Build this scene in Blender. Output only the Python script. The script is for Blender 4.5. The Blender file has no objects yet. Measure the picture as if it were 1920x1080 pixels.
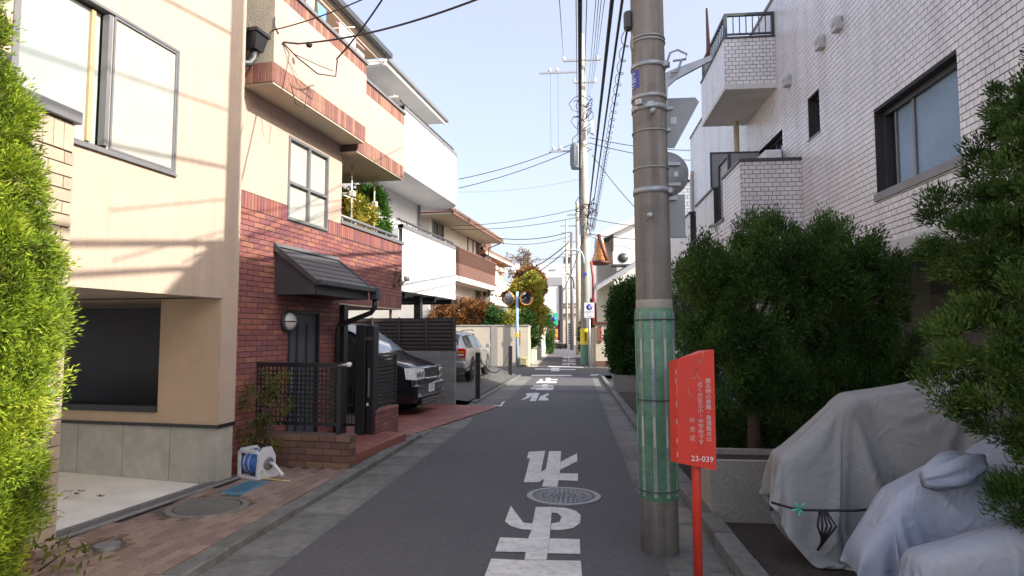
import bpy, bmesh, math, random
import numpy as np
from mathutils import Vector, Matrix
random.seed(7); RNG = np.random.default_rng(11)
R = math.radians
scn = bpy.context.scene
COL = scn.collection

# ------------------------------------------------------------------ camera, sky, sun, exposure
F, EYE, XV, YH = 1190., 1.6, 1080., 622.        # focal length (px at 1920 wide), eye height, street vanishing point
YAW = math.atan((XV-960)/F); PITCH = math.atan((YH-540)/F*math.cos(YAW))
cam = bpy.data.cameras.new('camera'); cam.sensor_width = 36; cam.lens = F/1920*36; cam.clip_start = .05; cam.clip_end = 2000
camo = bpy.data.objects.new('camera', cam); COL.objects.link(camo)
camo.location = (0, 0, EYE); camo.rotation_euler = (R(90)+PITCH, 0, YAW); scn.camera = camo

SUN_AZ, SUN_EL = R(-21), R(31.5)                # direction TO the sun, measured from +X
sd = Vector((math.cos(SUN_AZ)*math.cos(SUN_EL), math.sin(SUN_AZ)*math.cos(SUN_EL), math.sin(SUN_EL)))
w = bpy.data.worlds.new('World'); scn.world = w; w.use_nodes = True
nt = w.node_tree; bg = nt.nodes['Background']
sky = nt.nodes.new('ShaderNodeTexSky'); sky.sky_type = 'NISHITA'; sky.sun_disc = False
sky.sun_elevation = SUN_EL; sky.sun_rotation = math.atan2(sd.x, sd.y)
sky.air_density = 1.0; sky.dust_density = 5.0; sky.ozone_density = 1.5; sky.altitude = 30
veil = nt.nodes.new('ShaderNodeMix'); veil.data_type = 'RGBA'; veil.inputs[0].default_value = .5; veil.inputs[7].default_value = (1.74, 1.64, 1.86, 1)   # even high haze over the whole sky
nt.links.new(sky.outputs[0], veil.inputs[6]); nt.links.new(veil.outputs[2], bg.inputs[0]); bg.inputs[1].default_value = .117
sl = bpy.data.lights.new('sun', 'SUN'); sl.energy = 2.05; sl.angle = R(.53); sl.color = (1, .93, .82)
so = bpy.data.objects.new('sun', sl); COL.objects.link(so); so.rotation_euler = sd.to_track_quat('Z', 'Y').to_euler()
so.location = (20, -10, 20)
vs = scn.view_settings; vs.view_transform = 'Standard'; vs.look = 'None'; vs.gamma = 1; vs.exposure = 2.08; vs.use_curve_mapping = False
scn.cycles.max_bounces = 8; scn.cycles.diffuse_bounces = 6; scn.cycles.glossy_bounces = 3; scn.cycles.transparent_max_bounces = 8
scn.cycles.use_denoising = True

# ------------------------------------------------------------------ survey helpers (site frame: +Y up the street, Z up, metres)
fw = np.array([-math.sin(YAW)*math.cos(PITCH), math.cos(YAW)*math.cos(PITCH), math.sin(PITCH)])
rt = np.array([math.cos(YAW), math.sin(YAW), 0.]); upv = np.cross(rt, fw); CP = np.array([0, 0, EYE])
SLOPE, YFLAT = .0168, 31.
def gz(Y): return -SLOPE*min(Y, YFLAT)
def ray(x, y): return fw*F+rt*(x-960)+upv*(540-y)
def G(x, y, dz=0.):                              # point of the road surface
    d = ray(x, y); k = d[2]+SLOPE*d[1]
    p = CP+d*((dz-EYE)/k) if k < 0 else CP+d*1e9
    if p[1] > YFLAT: p = CP+d*((-SLOPE*YFLAT+dz-EYE)/d[2])
    return p
def PX(x, y, X): d = ray(x, y); return CP+d*(X/d[0])
def PY(x, y, Y): d = ray(x, y); return CP+d*(Y/d[1])
AL = R(6.5); OL = np.array([-3.9, 7.0]); UL = np.array([math.sin(AL), math.cos(AL)]); VL = np.array([-math.cos(AL), math.sin(AL)])
def LT(x, y, t):                                 # left plots: plane parallel to their fronts -> (s along, z)
    d = ray(x, y); k = (t+VL@OL)/(VL@d[:2]); p = CP+d*k; return (p[:2]-OL)@UL, p[2]
def LS(x, y, s):
    d = ray(x, y); k = (s+UL@OL)/(UL@d[:2]); p = CP+d*k; return (p[:2]-OL)@VL, p[2]
def LW(s, t): q = OL+s*UL+t*VL; return q[0], q[1]
def visible(p):
    v = np.array(p)-CP; z = v@fw
    if z < .2: return 0
    x = F*(v@rt)/z; y = F*(v@upv)/z
    return 1/z if abs(x) < 990 and abs(y) < 560 else 0

# ------------------------------------------------------------------ mesh helpers
class MB:
    def __init__(s): s.v = []; s.f = []; s.sm = []
    def add(s, vs, fs, smooth=False):
        n = len(s.v); s.v += [tuple(p) for p in vs]; s.f += [tuple(i+n for i in f) for f in fs]; s.sm += [smooth]*len(fs); return s
    def box(s, x0, x1, y0, y1, z0, z1, M=None):
        P = [(x, y, z) for z in (z0, z1) for y in (y0, y1) for x in (x0, x1)]
        if M is not None: P = [M @ Vector(p) for p in P]
        return s.add(P, [(0, 2, 3, 1), (4, 5, 7, 6), (0, 1, 5, 4), (2, 6, 7, 3), (0, 4, 6, 2), (1, 3, 7, 5)])
    def bbox(s, x0, x1, y0, y1, z0, z1, b=.01, M=None):      # box with chamfered edges
        b = min(b, (x1-x0)*.45, (y1-y0)*.45, (z1-z0)*.45)
        bm = bmesh.new(); bmesh.ops.create_cube(bm, size=1)
        for v in bm.verts: v.co = Vector(((x0+x1)/2+v.co.x*(x1-x0), (y0+y1)/2+v.co.y*(y1-y0), (z0+z1)/2+v.co.z*(z1-z0)))
        bmesh.ops.bevel(bm, geom=bm.edges[:], offset=b, segments=1, affect='EDGES')
        if M is not None: bm.transform(M)
        bm.verts.index_update(); s.add([v.co for v in bm.verts], [[v.index for v in f.verts] for f in bm.faces]); bm.free(); return s
    def prism(s, poly, lo, hi, ax=2):            # polygon in the two other axes, extruded along ax
        n = len(poly)
        def mk(p, h): q = list(p); q.insert(ax, h); return q
        vs = [mk(p, lo) for p in poly]+[mk(p, hi) for p in poly]
        return s.add(vs, [tuple(range(n))[::-1], tuple(range(n, 2*n))]+[(i, (i+1) % n, n+(i+1) % n, n+i) for i in range(n)])
    def tube(s, pts, r, n=8, cap=True, smooth=True):
        P = [Vector(p) for p in pts]; rs = r if hasattr(r, '__len__') else [r]*len(P)
        vs = []; ref = None
        for i, p in enumerate(P):
            d = (P[min(i+1, len(P)-1)]-P[max(i-1, 0)]).normalized()
            if ref is None: ref = Vector((0, 0, 1)) if abs(d.z) < .9 else Vector((1, 0, 0))
            a = d.cross(ref).normalized(); b = a.cross(d); ref = b
            vs += [p+(a*math.cos(2*math.pi*k/n)+b*math.sin(2*math.pi*k/n))*rs[i] for k in range(n)]
        fs = [(i*n+k, i*n+(k+1) % n, (i+1)*n+(k+1) % n, (i+1)*n+k) for i in range(len(P)-1) for k in range(n)]
        s.add(vs, fs, smooth)
        if cap: m = len(s.v)-len(vs); s.f += [tuple(m+k for k in range(n))[::-1], tuple(m+(len(P)-1)*n+k for k in range(n))]; s.sm += [False]*2
        return s
    def lathe(s, prof, n=24, c=(0, 0, 0), M=None, smooth=True):   # (r,z) profile about z
        vs = []
        for r, z in prof:
            for k in range(n):
                p = Vector((r*math.cos(2*math.pi*k/n), r*math.sin(2*math.pi*k/n), z))
                vs.append((M @ p if M is not None else p)+Vector(c))
        fs = [(i*n+k, i*n+(k+1) % n, (i+1)*n+(k+1) % n, (i+1)*n+k) for i in range(len(prof)-1) for k in range(n)]
        s.add(vs, fs, smooth); m = len(s.v)-len(vs)
        if prof[0][0] > 1e-4: s.f.append(tuple(m+k for k in range(n))[::-1]); s.sm.append(False)
        if prof[-1][0] > 1e-4: s.f.append(tuple(m+(len(prof)-1)*n+k for k in range(n))); s.sm.append(False)
        return s
    def wall(s, a0, a1, z0, z1, d0, d1, holes, ax='y'):   # wall along y (or x) with thickness d0..d1 in the other axis and rectangular holes
        A = sorted({a0, a1}|{max(a0, min(a1, h[0])) for h in holes}|{max(a0, min(a1, h[1])) for h in holes})
        Z = sorted({z0, z1}|{max(z0, min(z1, h[2])) for h in holes}|{max(z0, min(z1, h[3])) for h in holes})
        for i in range(len(A)-1):
            run = None
            for j in range(len(Z)-1):
                ca, cz = (A[i]+A[i+1])/2, (Z[j]+Z[j+1])/2
                if any(h[0] < ca < h[1] and h[2] < cz < h[3] for h in holes): continue
                if ax == 'y': s.box(d0, d1, A[i], A[i+1], Z[j], Z[j+1])
                else: s.box(A[i], A[i+1], d0, d1, Z[j], Z[j+1])
        return s
    def mesh(s, name='m'):
        me = bpy.data.meshes.new(name); me.from_pydata(s.v, [], s.f)
        me.polygons.foreach_set('use_smooth', s.sm); me.update(); return me
    def build(s, name, mat, parent=None, loc=None, weld=False):
        me = s.mesh(name)
        if weld:
            bm = bmesh.new(); bm.from_mesh(me); bmesh.ops.remove_doubles(bm, verts=bm.verts, dist=1e-4); bm.to_mesh(me); bm.free()
        return link(name, me, mat, parent, loc)
def link(name, me, mat=None, parent=None, loc=None):
    o = bpy.data.objects.new(name, me); COL.objects.link(o)
    if mat is not None and me is not None and not me.materials: me.materials.append(mat)
    if parent is not None: o.parent = parent
    if loc is not None: o.location = loc
    return o
def tag(o, label, cat, group=None):
    o['label'] = label; o['category'] = cat
    if group: o['group'] = group
    return o
def thing(name, label, cat, loc=(0, 0, 0), rz=0, group=None):
    o = bpy.data.objects.new(name, None); COL.objects.link(o); o.location = loc; o.rotation_euler = (0, 0, rz); o.empty_display_size = .2
    return tag(o, label, cat, group)
def struct(o): o['kind'] = 'structure'; return o
def stuff(o): o['kind'] = 'stuff'; return o
def B(name, mat, parent, *bx, b=0):              # one part made of boxes
    m = MB()
    for q in bx: (m.bbox(*q, b=b) if b else m.box(*q))
    return m.build(name, mat, parent)

# ------------------------------------------------------------------ materials
MATS = {}
def mat(name, c, rough=.7, amt=.12, scale=6., bump=0., bscale=60., metal=0., stain=0., rnd=0., spec=.5, coat=0., c2=None, sscale=.7, streak=0., wpos=False):
    if name in MATS: return MATS[name]
    m = bpy.data.materials.new(name); m.use_nodes = True; N = m.node_tree.nodes; K = m.node_tree.links; p = N['Principled BSDF']
    p.inputs['Roughness'].default_value = rough; p.inputs['Metallic'].default_value = metal
    p.inputs['Specular IOR Level'].default_value = spec; p.inputs['Coat Weight'].default_value = coat
    tc = N.new('ShaderNodeTexCoord')
    def noise(sc, det=4, src='Object'):
        n = N.new('ShaderNodeTexNoise'); n.inputs['Scale'].default_value = sc; n.inputs['Detail'].default_value = det; n.inputs['Roughness'].default_value = .6
        K.new(tc.outputs[src], n.inputs['Vector']); return n.outputs['Fac']
    def mixc(f, a, b):
        x = N.new('ShaderNodeMix'); x.data_type = 'RGBA'
        for i, q in ((6, a), (7, b)):
            if hasattr(q, 'is_linked'): K.new(q, x.inputs[i])
            else: x.inputs[i].default_value = (*q[:3], 1)
        K.new(f, x.inputs[0]) if hasattr(f, 'is_linked') else setattr(x.inputs[0], 'default_value', f)
        return x.outputs[2]
    def rng(f, a, b, lo=0, hi=1):
        r = N.new('ShaderNodeMapRange'); K.new(f, r.inputs[0]); r.inputs[1].default_value = a; r.inputs[2].default_value = b; r.inputs[3].default_value = lo; r.inputs[4].default_value = hi; return r.outputs[0]
    dark = [x*(1-amt) for x in c]; lite = [min(1, x*(1+amt)) for x in c]
    if c2: lite = c2
    col = mixc(rng(noise(scale), .3, .7), dark, lite)
    if stain: col = mixc(rng(noise(sscale, 6), .48, .75, 0, stain), col, [x*.35 for x in c])
    if streak:                                   # rain streaks running down
        mp_ = N.new('ShaderNodeMapping'); mp_.inputs['Scale'].default_value = (2.6, 2.6, .22) if wpos else (14, 14, .55); K.new(N.new('ShaderNodeNewGeometry').outputs['Position'] if wpos else tc.outputs['Object'], mp_.inputs[0]); ns = N.new('ShaderNodeTexNoise'); ns.inputs['Scale'].default_value = 1; ns.inputs['Detail'].default_value = 5; K.new(mp_.outputs[0], ns.inputs['Vector'])
        col = mixc(rng(ns.outputs['Fac'], .5, .72, 0, streak), col, [x*.4 for x in c]); col = mixc(rng(ns.outputs['Fac'], .46, .3, 0, streak*.7), col, [min(1, x*1.7) for x in c])
    if rnd:                                      # piece to piece variation
        g = N.new('ShaderNodeNewGeometry'); oi = N.new('ShaderNodeObjectInfo'); a = N.new('ShaderNodeMath'); a.operation = 'ADD'; fr = N.new('ShaderNodeMath'); fr.operation = 'FRACT'
        K.new(g.outputs['Random Per Island'], a.inputs[0]); K.new(oi.outputs['Random'], a.inputs[1]); K.new(a.outputs[0], fr.inputs[0])
        if isinstance(rnd, (list, tuple)):
            cr = N.new('ShaderNodeValToRGB'); cr.color_ramp.interpolation = 'CONSTANT'; e = cr.color_ramp.elements
            while len(e) < len(rnd): e.new(.5)
            for i, q in enumerate(rnd): e[i].position = i/len(rnd); e[i].color = (*q, 1)
            K.new(fr.outputs[0], cr.inputs[0]); col2 = cr.outputs[0]
            mm = N.new('ShaderNodeMix'); mm.data_type = 'RGBA'; mm.blend_type = 'MULTIPLY'; mm.inputs[0].default_value = 1
            K.new(col2, mm.inputs[6]); K.new(mixc(rng(noise(scale), .3, .7), [1-amt]*3, [1+amt]*3), mm.inputs[7]); col = mm.outputs[2]
        else:
            mm = N.new('ShaderNodeMix'); mm.data_type = 'RGBA'; mm.blend_type = 'MULTIPLY'; mm.inputs[0].default_value = 1; K.new(col, mm.inputs[6]); K.new(mixc(fr.outputs[0], [1-rnd]*3, [1.0]*3), mm.inputs[7]); col = mm.outputs[2]
    K.new(col, p.inputs['Base Color'])
    if bump:
        b = N.new('ShaderNodeBump'); b.inputs['Strength'].default_value = bump; b.inputs['Distance'].default_value = .02; K.new(noise(bscale, 3), b.inputs['Height']); K.new(b.outputs[0], p.inputs['Normal'])
    MATS[name] = m; return m
def leafmat(name, cols, trans=.25):
    m = bpy.data.materials.new(name); m.use_nodes = True; N = m.node_tree.nodes; K = m.node_tree.links; N.remove(N['Principled BSDF'])
    g = N.new('ShaderNodeNewGeometry'); cr = N.new('ShaderNodeValToRGB'); e = cr.color_ramp.elements
    while len(e) < len(cols): e.new(.5)
    for i, q in enumerate(cols): e[i].position = i/max(1, len(cols)-1); e[i].color = (*q, 1)
    tc = N.new('ShaderNodeTexCoord'); n = N.new('ShaderNodeTexNoise'); n.inputs['Scale'].default_value = 2.2; K.new(tc.outputs['Object'], n.inputs['Vector'])
    a = N.new('ShaderNodeMath'); a.operation = 'MULTIPLY_ADD'; a.inputs[1].default_value = .55; K.new(g.outputs['Random Per Island'], a.inputs[0])
    r = N.new('ShaderNodeMapRange'); r.inputs[1].default_value = .35; r.inputs[2].default_value = .65; r.inputs[4].default_value = .45; K.new(n.outputs['Fac'], r.inputs[0]); K.new(r.outputs[0], a.inputs[2])
    K.new(a.outputs[0], cr.inputs[0])
    d = N.new('ShaderNodeBsdfPrincipled'); d.inputs['Roughness'].default_value = .6; d.inputs['Specular IOR Level'].default_value = .25; t = N.new('ShaderNodeBsdfTranslucent'); x = N.new('ShaderNodeMixShader'); x.inputs[0].default_value = trans
    K.new(cr.outputs[0], d.inputs['Base Color']); K.new(cr.outputs[0], t.inputs[0]); K.new(d.outputs[0], x.inputs[1]); K.new(t.outputs[0], x.inputs[2]); K.new(x.outputs[0], N['Material Output'].inputs[0])
    return m
def glassmat(name, c, rough=.06, bump=0., bs=90, spec=.8):
    m = mat(name, c, rough, .1, 2, bump, bs, spec=spec); return m

STUCCO = mat('cream stucco', (.43, .345, .275), .9, .05, 3, .4, 70, stain=.10, streak=.10)
STUCCOT = mat('tan stucco', (.43, .32, .225), .9, .06, 3, .35, 70, stain=.12)
STUCCO2 = mat('pink beige stucco', (.44, .335, .275), .9, .05, 3, .25, 60, stain=.08, streak=.10)
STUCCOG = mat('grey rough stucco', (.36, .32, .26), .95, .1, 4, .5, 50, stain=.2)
CONC = mat('grey concrete', (.34, .33, .29), .9, .14, 5, .2, 40, stain=.45)
CONCL = mat('pale concrete slab', (.66, .65, .61), .9, .1, 2.5, .15, 60, stain=.22)
GUT = mat('gutter concrete', (.18, .18, .165), .92, .24, 9, .5, 60, stain=.6, rnd=.3, sscale=2.5)
ASPH = mat('asphalt', (.088, .086, .093), .85, .2, 30, .5, 220, stain=.32, sscale=.45)
ASPH2 = mat('worn asphalt', (.085, .083, .08), .9, .2, 20, .5, 160, stain=.3)
PAINT = mat('road paint', (.58, .58, .56), .75, .12, 5, .2, 120, stain=.55, sscale=14)
GROUNDM = mat('bare ground', (.16, .15, .13), .95, .2, 3, .3, 30)
SOIL = mat('dark soil', (.045, .035, .028), 1, .3, 12, .8, 40)
WOODD = mat('dark brown slat', (.07, .052, .045), .6, .2, 8)
BLACK = mat('black aluminium', (.018, .018, .02), .4, .1, 5)
GREYM = mat('grey aluminium', (.19, .19, .20), .45, .08, 5, metal=.3)
DKGREY = mat('charcoal metal', (.055, .06, .068), .45, .1, 6)
BLUEDOOR = mat('slate blue door', (.075, .085, .11), .45, .08, 4)
WHITE = mat('white paint', (.78, .78, .77), .6, .03, 2, stain=.05)
WHITEW = mat('white stucco', (.66, .66, .665), .85, .04, 2, .15, 60, stain=.08, streak=.10)
SOFFIT = mat('soffit board', (.55, .47, .36), .8, .04, 3, stain=.05)
STEEL = mat('galvanised steel', (.42, .44, .46), .45, .12, 12, metal=.6, stain=.2, sscale=5)
RUBBER = mat('tyre rubber', (.02, .02, .02), .8, .1, 20)
CABLE = mat('cable', (.015, .015, .017), .6, .1, 5)
GROUT = mat('dark grout', (.05, .048, .05), .95, .15, 10)
TILEW = mat('white glazed tile', (.82, .79, .79), .3, .05, 9, rnd=.10, streak=.26, wpos=True)
RGROUT = mat('red wall grout', (.07, .05, .045), .95, .15, 10)
BRICK = mat('red brick tile', (.2, .06, .05), .65, .16, 40, .15, 90, rnd=[(.225, .085, .076), (.265, .098, .076), (.19, .076, .082), (.29, .125, .088), (.235, .082, .082), (.205, .073, .082), (.25, .10, .09)])
TERRA = mat('terracotta soldier tile', (.28, .12, .08), .65, .14, 30, .1, 80, rnd=[(.25, .125, .09), (.21, .095, .072), (.28, .15, .105), (.18, .08, .068)])
BROWNB = mat('brown brick', (.15, .085, .06), .8, .16, 40, .25, 90, rnd=[(.17, .095, .065), (.14, .075, .06), (.20, .12, .08), (.12, .065, .055)])
PAVER = mat('brown paver', (.17, .11, .085), .85, .18, 30, .3, 90, rnd=[(.23, .165, .132), (.205, .145, .116), (.25, .18, .148), (.18, .125, .102)])
REDTILE = mat('red step tile', (.22, .07, .05), .6, .15, 20, rnd=[(.22, .075, .055), (.19, .06, .05), (.25, .09, .065)])
BEIGET = mat('beige wall tile', (.40, .33, .25), .7, .08, 12, .1, 60, rnd=.2)
BROWNGR = mat('brown grout', (.09, .065, .05), .95)
# ================================================================== ground, street
def strip(name, edges, mat_, dz):                # edges: list of (Y, xl, xr) following the street profile
    m = MB(); vs = []
    for Y, a, b in edges: vs += [(a, Y, gz(Y)+dz), (b, Y, gz(Y)+dz)]
    m.add(vs, [(2*i, 2*i+1, 2*i+3, 2*i+2) for i in range(len(edges)-1)])
    return struct(m.build(name, mat_))
strip('ground', [(-60, -300, 300), (-5, -300, 300), (10, -300, 300), (20, -300, 300), (31, -300, 300), (400, -300, 300)], GROUNDM, -.16)
def yl(Y): return np.interp(Y, [-10, 13, 15.3, 15.6, 16.4, 31.2], [-2.1, -2.12, -2.5, -2.5, -1.9, -2.05])
strip('road', [(Y, yl(Y), np.interp(Y, [0, 12, 31], [.63, .64, .72])) for Y in list(np.arange(-8, 31.3, .8))+[31.3]], ASPH, 0)
strip('cross_street', [(31.3, -70, 70), (38.6, -70, 70)], ASPH2, -.006)
strip('far_road', [(38.6, -2.35, .5), (60, -2.6, .45), (112, -3.4, .3)], ASPH, -.002)
strip('far_side_paving', [(38.62, -2.9, 1.2), (112, -4.4, 1.2)], CONC, -.012)
# gutters: precast blocks 0.6 m long
for nm, x0, x1, kx0, kx1 in (('left_gutter', -2.62, -1.85, -2.78, -2.62), ('right_gutter', .6, 1.08, 1.08, 1.24)):
    g = struct(link(nm, None)); g.empty_display_size = .3
    A = MB().bbox(x0, x1, -.296, .296, -.16, -.008, b=.008).mesh('gutter_block'); A.materials.append(GUT)
    K = MB().bbox(kx0, kx1, -.296, .296, -.16, .055 if nm[0] == 'l' else .10, b=.012).mesh('kerb_stone'); K.materials.append(GUT)
    for i in range(54):
        Y = -1+.6*i
        if Y > 30.9: break
        ramp = nm[0] == 'l' and 10.6 < Y < 16.6
        for me, n in ((A, 'gutter_block'), (K, 'kerb_stone')):
            o = link(n, me, None, g, (RNG.normal(0, .003), Y, gz(Y)+RNG.normal(0, .002)-(.045 if ramp and n[0] == 'k' else 0)))
            o.rotation_euler = (-SLOPE, 0, RNG.normal(0, .002))
# road paint (sheets 4 mm above the asphalt)
def zoomed(off, sc, P): return [(off[0]+x/sc, off[1]+y/sc) for x, y in P]
def paint(name, polys, dz=.006):
    m = MB()
    for P in polys:
        q = [G(x, y, dz) for x, y in P]; m.add(q, [tuple(range(len(q)))])
    o = m.build(name, PAINT); bm = bmesh.new(); bm.from_mesh(o.data); bmesh.ops.recalc_face_normals(bm, faces=bm.faces[:])
    for f in bm.faces:
        if f.normal.z < 0: f.normal_flip()
    bmesh.ops.triangulate(bm, faces=bm.faces[:]); bm.to_mesh(o.data); bm.free(); return struct(o)
z1 = lambda P: zoomed((960, 820), 7.715, P); z2 = lambda P: zoomed((860, 640), 2.455, P)
paint('painted_road_lettering', [z1([(240, 210), (480, 195), (418, 497), (488, 462), (462, 602), (388, 648), (170, 648), (262, 300), (215, 305)]),
    z1([(535, 200), (712, 200), (690, 500), (657, 714), (437, 712), (463, 600), (490, 460)]), z1([(708, 350), (943, 230), (943, 345), (693, 470)]), z1([(690, 520), (955, 522), (950, 628), (668, 618)]),
    z2([(355, 762), (430, 762), (418, 905), (405, 1005), (303, 1005), (320, 907), (335, 868), (340, 838)]), z2([(240, 757), (298, 835), (339, 838), (334, 868), (290, 865), (240, 850), (213, 828)]),
    z2([(431, 762), (490, 766), (540, 780), (562, 800), (474, 808), (456, 790), (430, 788)]), z2([(562, 800), (560, 835), (530, 858), (480, 868), (424, 868), (427, 838), (464, 832), (474, 808)]),
    z2([(190, 902), (319, 907), (312, 970), (168, 967)]), z2([(419, 907), (557, 910), (560, 978), (411, 975)]), z2([(150, 1000), (302, 1007), (406, 1007), (562, 1010), (572, 1130), (100, 1130)])])
paint('painted_stop_lettering', [z2(P) for P in ([(362, 184), (450, 184), (452, 192), (356, 192)], [(402, 168), (424, 168), (422, 183), (400, 183)], [(424, 174), (455, 174), (455, 179), (424, 179)], [(374, 174), (388, 174), (386, 183), (368, 183)],
    [(345, 203), (436, 203), (437, 208), (342, 208)], [(334, 213), (438, 213), (438, 219), (330, 219)], [(385, 199), (410, 199), (410, 202.5), (384, 202.5)], [(382, 208.4), (409, 208.4), (408, 212.6), (381, 212.6)], [(360, 219.5), (430, 219.5), (434, 224), (352, 224)],
    [(308, 240), (342, 237), (336, 252), (320, 262), (285, 272), (316, 251)], [(345, 237), (372, 237), (356, 275), (326, 275)], [(374, 254), (412, 238), (415, 246), (398, 256), (413, 264), (413, 272), (366, 272)])])
paint('painted_stop_line', [z2([(337, 154), (518, 154), (520, 160), (333, 160)])])
paint('painted_edge_mark', [z2([(120, 297), (190, 294), (205, 276), (214, 277), (196, 299), (122, 301)])])
z3 = lambda P: zoomed((1000, 560), 6.75, P)
paint('painted_crossing_marks', [z3(P) for P in ([(190, 850), (633, 864), (635, 876), (190, 863)], [(25, 884), (222, 886), (222, 898), (18, 896)], [(226, 872), (330, 872), (330, 918), (222, 918)], [(334, 890), (530, 892), (535, 902), (334, 900)],
    [(705, 962), (855, 952), (858, 966), (740, 976)])])
paint('painted_far_lettering', [z3(P) for P in ([(372, 737), (425, 737), (425, 752), (385, 752)], [(432, 735), (470, 735), (470, 757), (432, 757)], [(478, 740), (520, 740), (520, 749), (478, 749)], [(372, 770), (428, 770), (428, 795), (370, 795)], [(436, 765), (535, 770), (535, 783), (436, 783)], [(436, 787), (535, 787), (535, 802), (436, 802)],
    [(370, 815), (424, 815), (424, 826), (368, 826)], [(372, 830), (424, 830), (424, 840), (366, 840)], [(430, 812), (538, 815), (540, 826), (430, 826)], [(432, 830), (468, 830), (468, 845), (432, 845)], [(490, 830), (540, 830), (540, 842), (490, 842)])], .012)
# manhole cover
mh = thing('manhole_cover', 'round patterned iron manhole cover set in the road between the painted letters', 'manhole cover', (-.14, 6.77, gz(6.77)+.004)); mh.rotation_euler = (-SLOPE, 0, 0)
IRON = mat('cast iron', (.13, .13, .145), .5, .2, 30, .3, 120, metal=.4, stain=.2)
IRONL = mat('worn iron edge', (.24, .24, .25), .5, .12, 20, metal=.4)
MB().lathe([(.325, -.03), (.325, .006), (.385, .006), (.39, -.03)], 48, smooth=False).build('rim', IRONL, mh)
m = MB().lathe([(.0, 0), (.318, 0), (.318, -.03)], 48, smooth=False); m.build('lid', IRON, mh)
m = MB()
for ring, n in ((.29, 36), (.245, 30), (.2, 24), (.15, 18), (.10, 12), (.05, 6)):
    for k in range(n):
        a = 2*math.pi*(k+.5*(n % 4 == 0))/n; M = Matrix.Translation((ring*math.cos(a), ring*math.sin(a), 0)) @ Matrix.Rotation(a+(.6 if k % 2 else -.6), 4, 'Z')
        m.box(-.017, .017, -.012, .012, .0005, .006, M)
for rr in (.267, .175): m.lathe([(rr-.006, .0005), (rr-.004, .005), (rr+.004, .005), (rr+.006, .0005)], 48)
m.build('tread_pattern', IRONL, mh)

# ------------------------------------------------------------------ left forecourt: pavers, covers, driveway, gate rail
def track(Y): return np.interp(Y, [2., 4.57, 7.0], [-4.33, -4.10, -3.89])
pv = struct(link('paver_footpath', None)); 
me = MB().bbox(-.047, .047, -.0975, .0975, -.07, 0, b=.004).mesh('paver'); me.materials.append(PAVER)
SK = math.radians(0)
covers = [(-3.46, 5.78, .36), (-3.57, 4.63, .12)]
n = 0
for i in range(16):
    x = -2.83-.1*i
    for j in range(40):
        Y = 2.2+.2*j+(.1 if i % 2 else 0)
        if Y > 7.62 or x < track(Y)+.11 or x-.05 < -4.3: continue
        if Y > 6.9 and x < -3.75: continue
        if any((x-a)**2+(Y-b)**2 < (r+.07)**2 for a, b, r in covers): continue
        if -3.69 < x < -3.36 and 6.28 < Y < 6.9: continue
        if x < -3.75 and Y < 4.25 and Y > 3.9: continue
        o = link('paver', me, None, pv, (x, Y, gz(Y)+.055+RNG.normal(0, .0015))); o.rotation_euler = (-SLOPE+RNG.normal(0, .006), RNG.normal(0, .008), 0); n += 1
m = MB(); vs = []
for Y in (1.5, 4.5, 7.7): vs += [(track(min(Y, 7))+.02, Y, gz(Y)+.028), (-2.77, Y, gz(Y)+.028)]
m.add(vs, [(0, 1, 3, 2), (2, 3, 5, 4)]); struct(m.build('paver_bed', mat('paver joint sand', (.10, .08, .065), .95, .2, 20)))
c = thing('concrete_cover', 'large round concrete drain cover in the brown pavers beside the gate rail', 'drain cover', (-3.46, 5.78, gz(5.8)+.05)); c.scale = (.84, .84, 1)
COVC = mat('old cover concrete', (.13, .125, .115), .9, .2, 25, .6, 60, stain=.5)
MB().lathe([(.0, .004), (.34, .004), (.345, -.03)], 40, smooth=False).build('lid', COVC, c)
MB().lathe([(.36, -.03), (.36, .007), (.43, .004), (.44, -.03)], 40, smooth=False).build('collar', mat('cover collar', (.16, .15, .135), .9, .2, 20, .5, 60), c)
c = tag(MB().lathe([(0, .058), (.09, .058), (.092, .0)], 28, smooth=False).build('small_cover', IRONL, None, (-3.57, 4.63, gz(4.6))), 'small round metal cover near the foot of the golden conifer', 'drain cover')
c = thing('meter_lid', 'turquoise rectangular meter lid in the pavers by the hose reel', 'meter lid', (-3.525, 6.59, gz(6.6)+.052))
TURQ = mat('turquoise lid', (.04, .13, .19), .6, .25, 14, .2, 80, stain=.3, sscale=8)
MB().bbox(-.14, .14, -.27, .27, -.02, .004, b=.004).build('frame', mat('lid frame', (.09, .20, .27), .6, .1, 10), c)
MB().bbox(-.11, .11, -.24, .24, .0, .0085, b=.003).build('panel', TURQ, c)
m = MB(); m.add([(track(1.5)-.10, 1.5, -.03), (track(7)-.10, 7.0, -.085), (-12, 8.6, .12), (-12, 1.5, .14)], [(0, 1, 2, 3)])
struct(m.build('driveway', CONCL))
gr = thing('gate_rail', 'dark twin-groove sliding gate rail between the concrete driveway and the brown pavers', 'gate rail', (track(7.0), 7.0, gz(7)+.06), -math.atan2(.21, 2.43))
gr.rotation_euler = (-SLOPE, 0, -math.atan2(.21, 2.43))
B('rail_bed', BLACK, gr, (-.12, .06, -5.2, .06, -.07, -.012))
for k, x in enumerate((-.115, -.055, .0, .05)): B('rail', STEEL if k in (0, 3) else GREYM, gr, (x-.008, x+.008, -5.2, .06, -.0118, .012))
lf = mat('dry leaf', (.10, .06, .03), .9, .3, 30)
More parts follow.
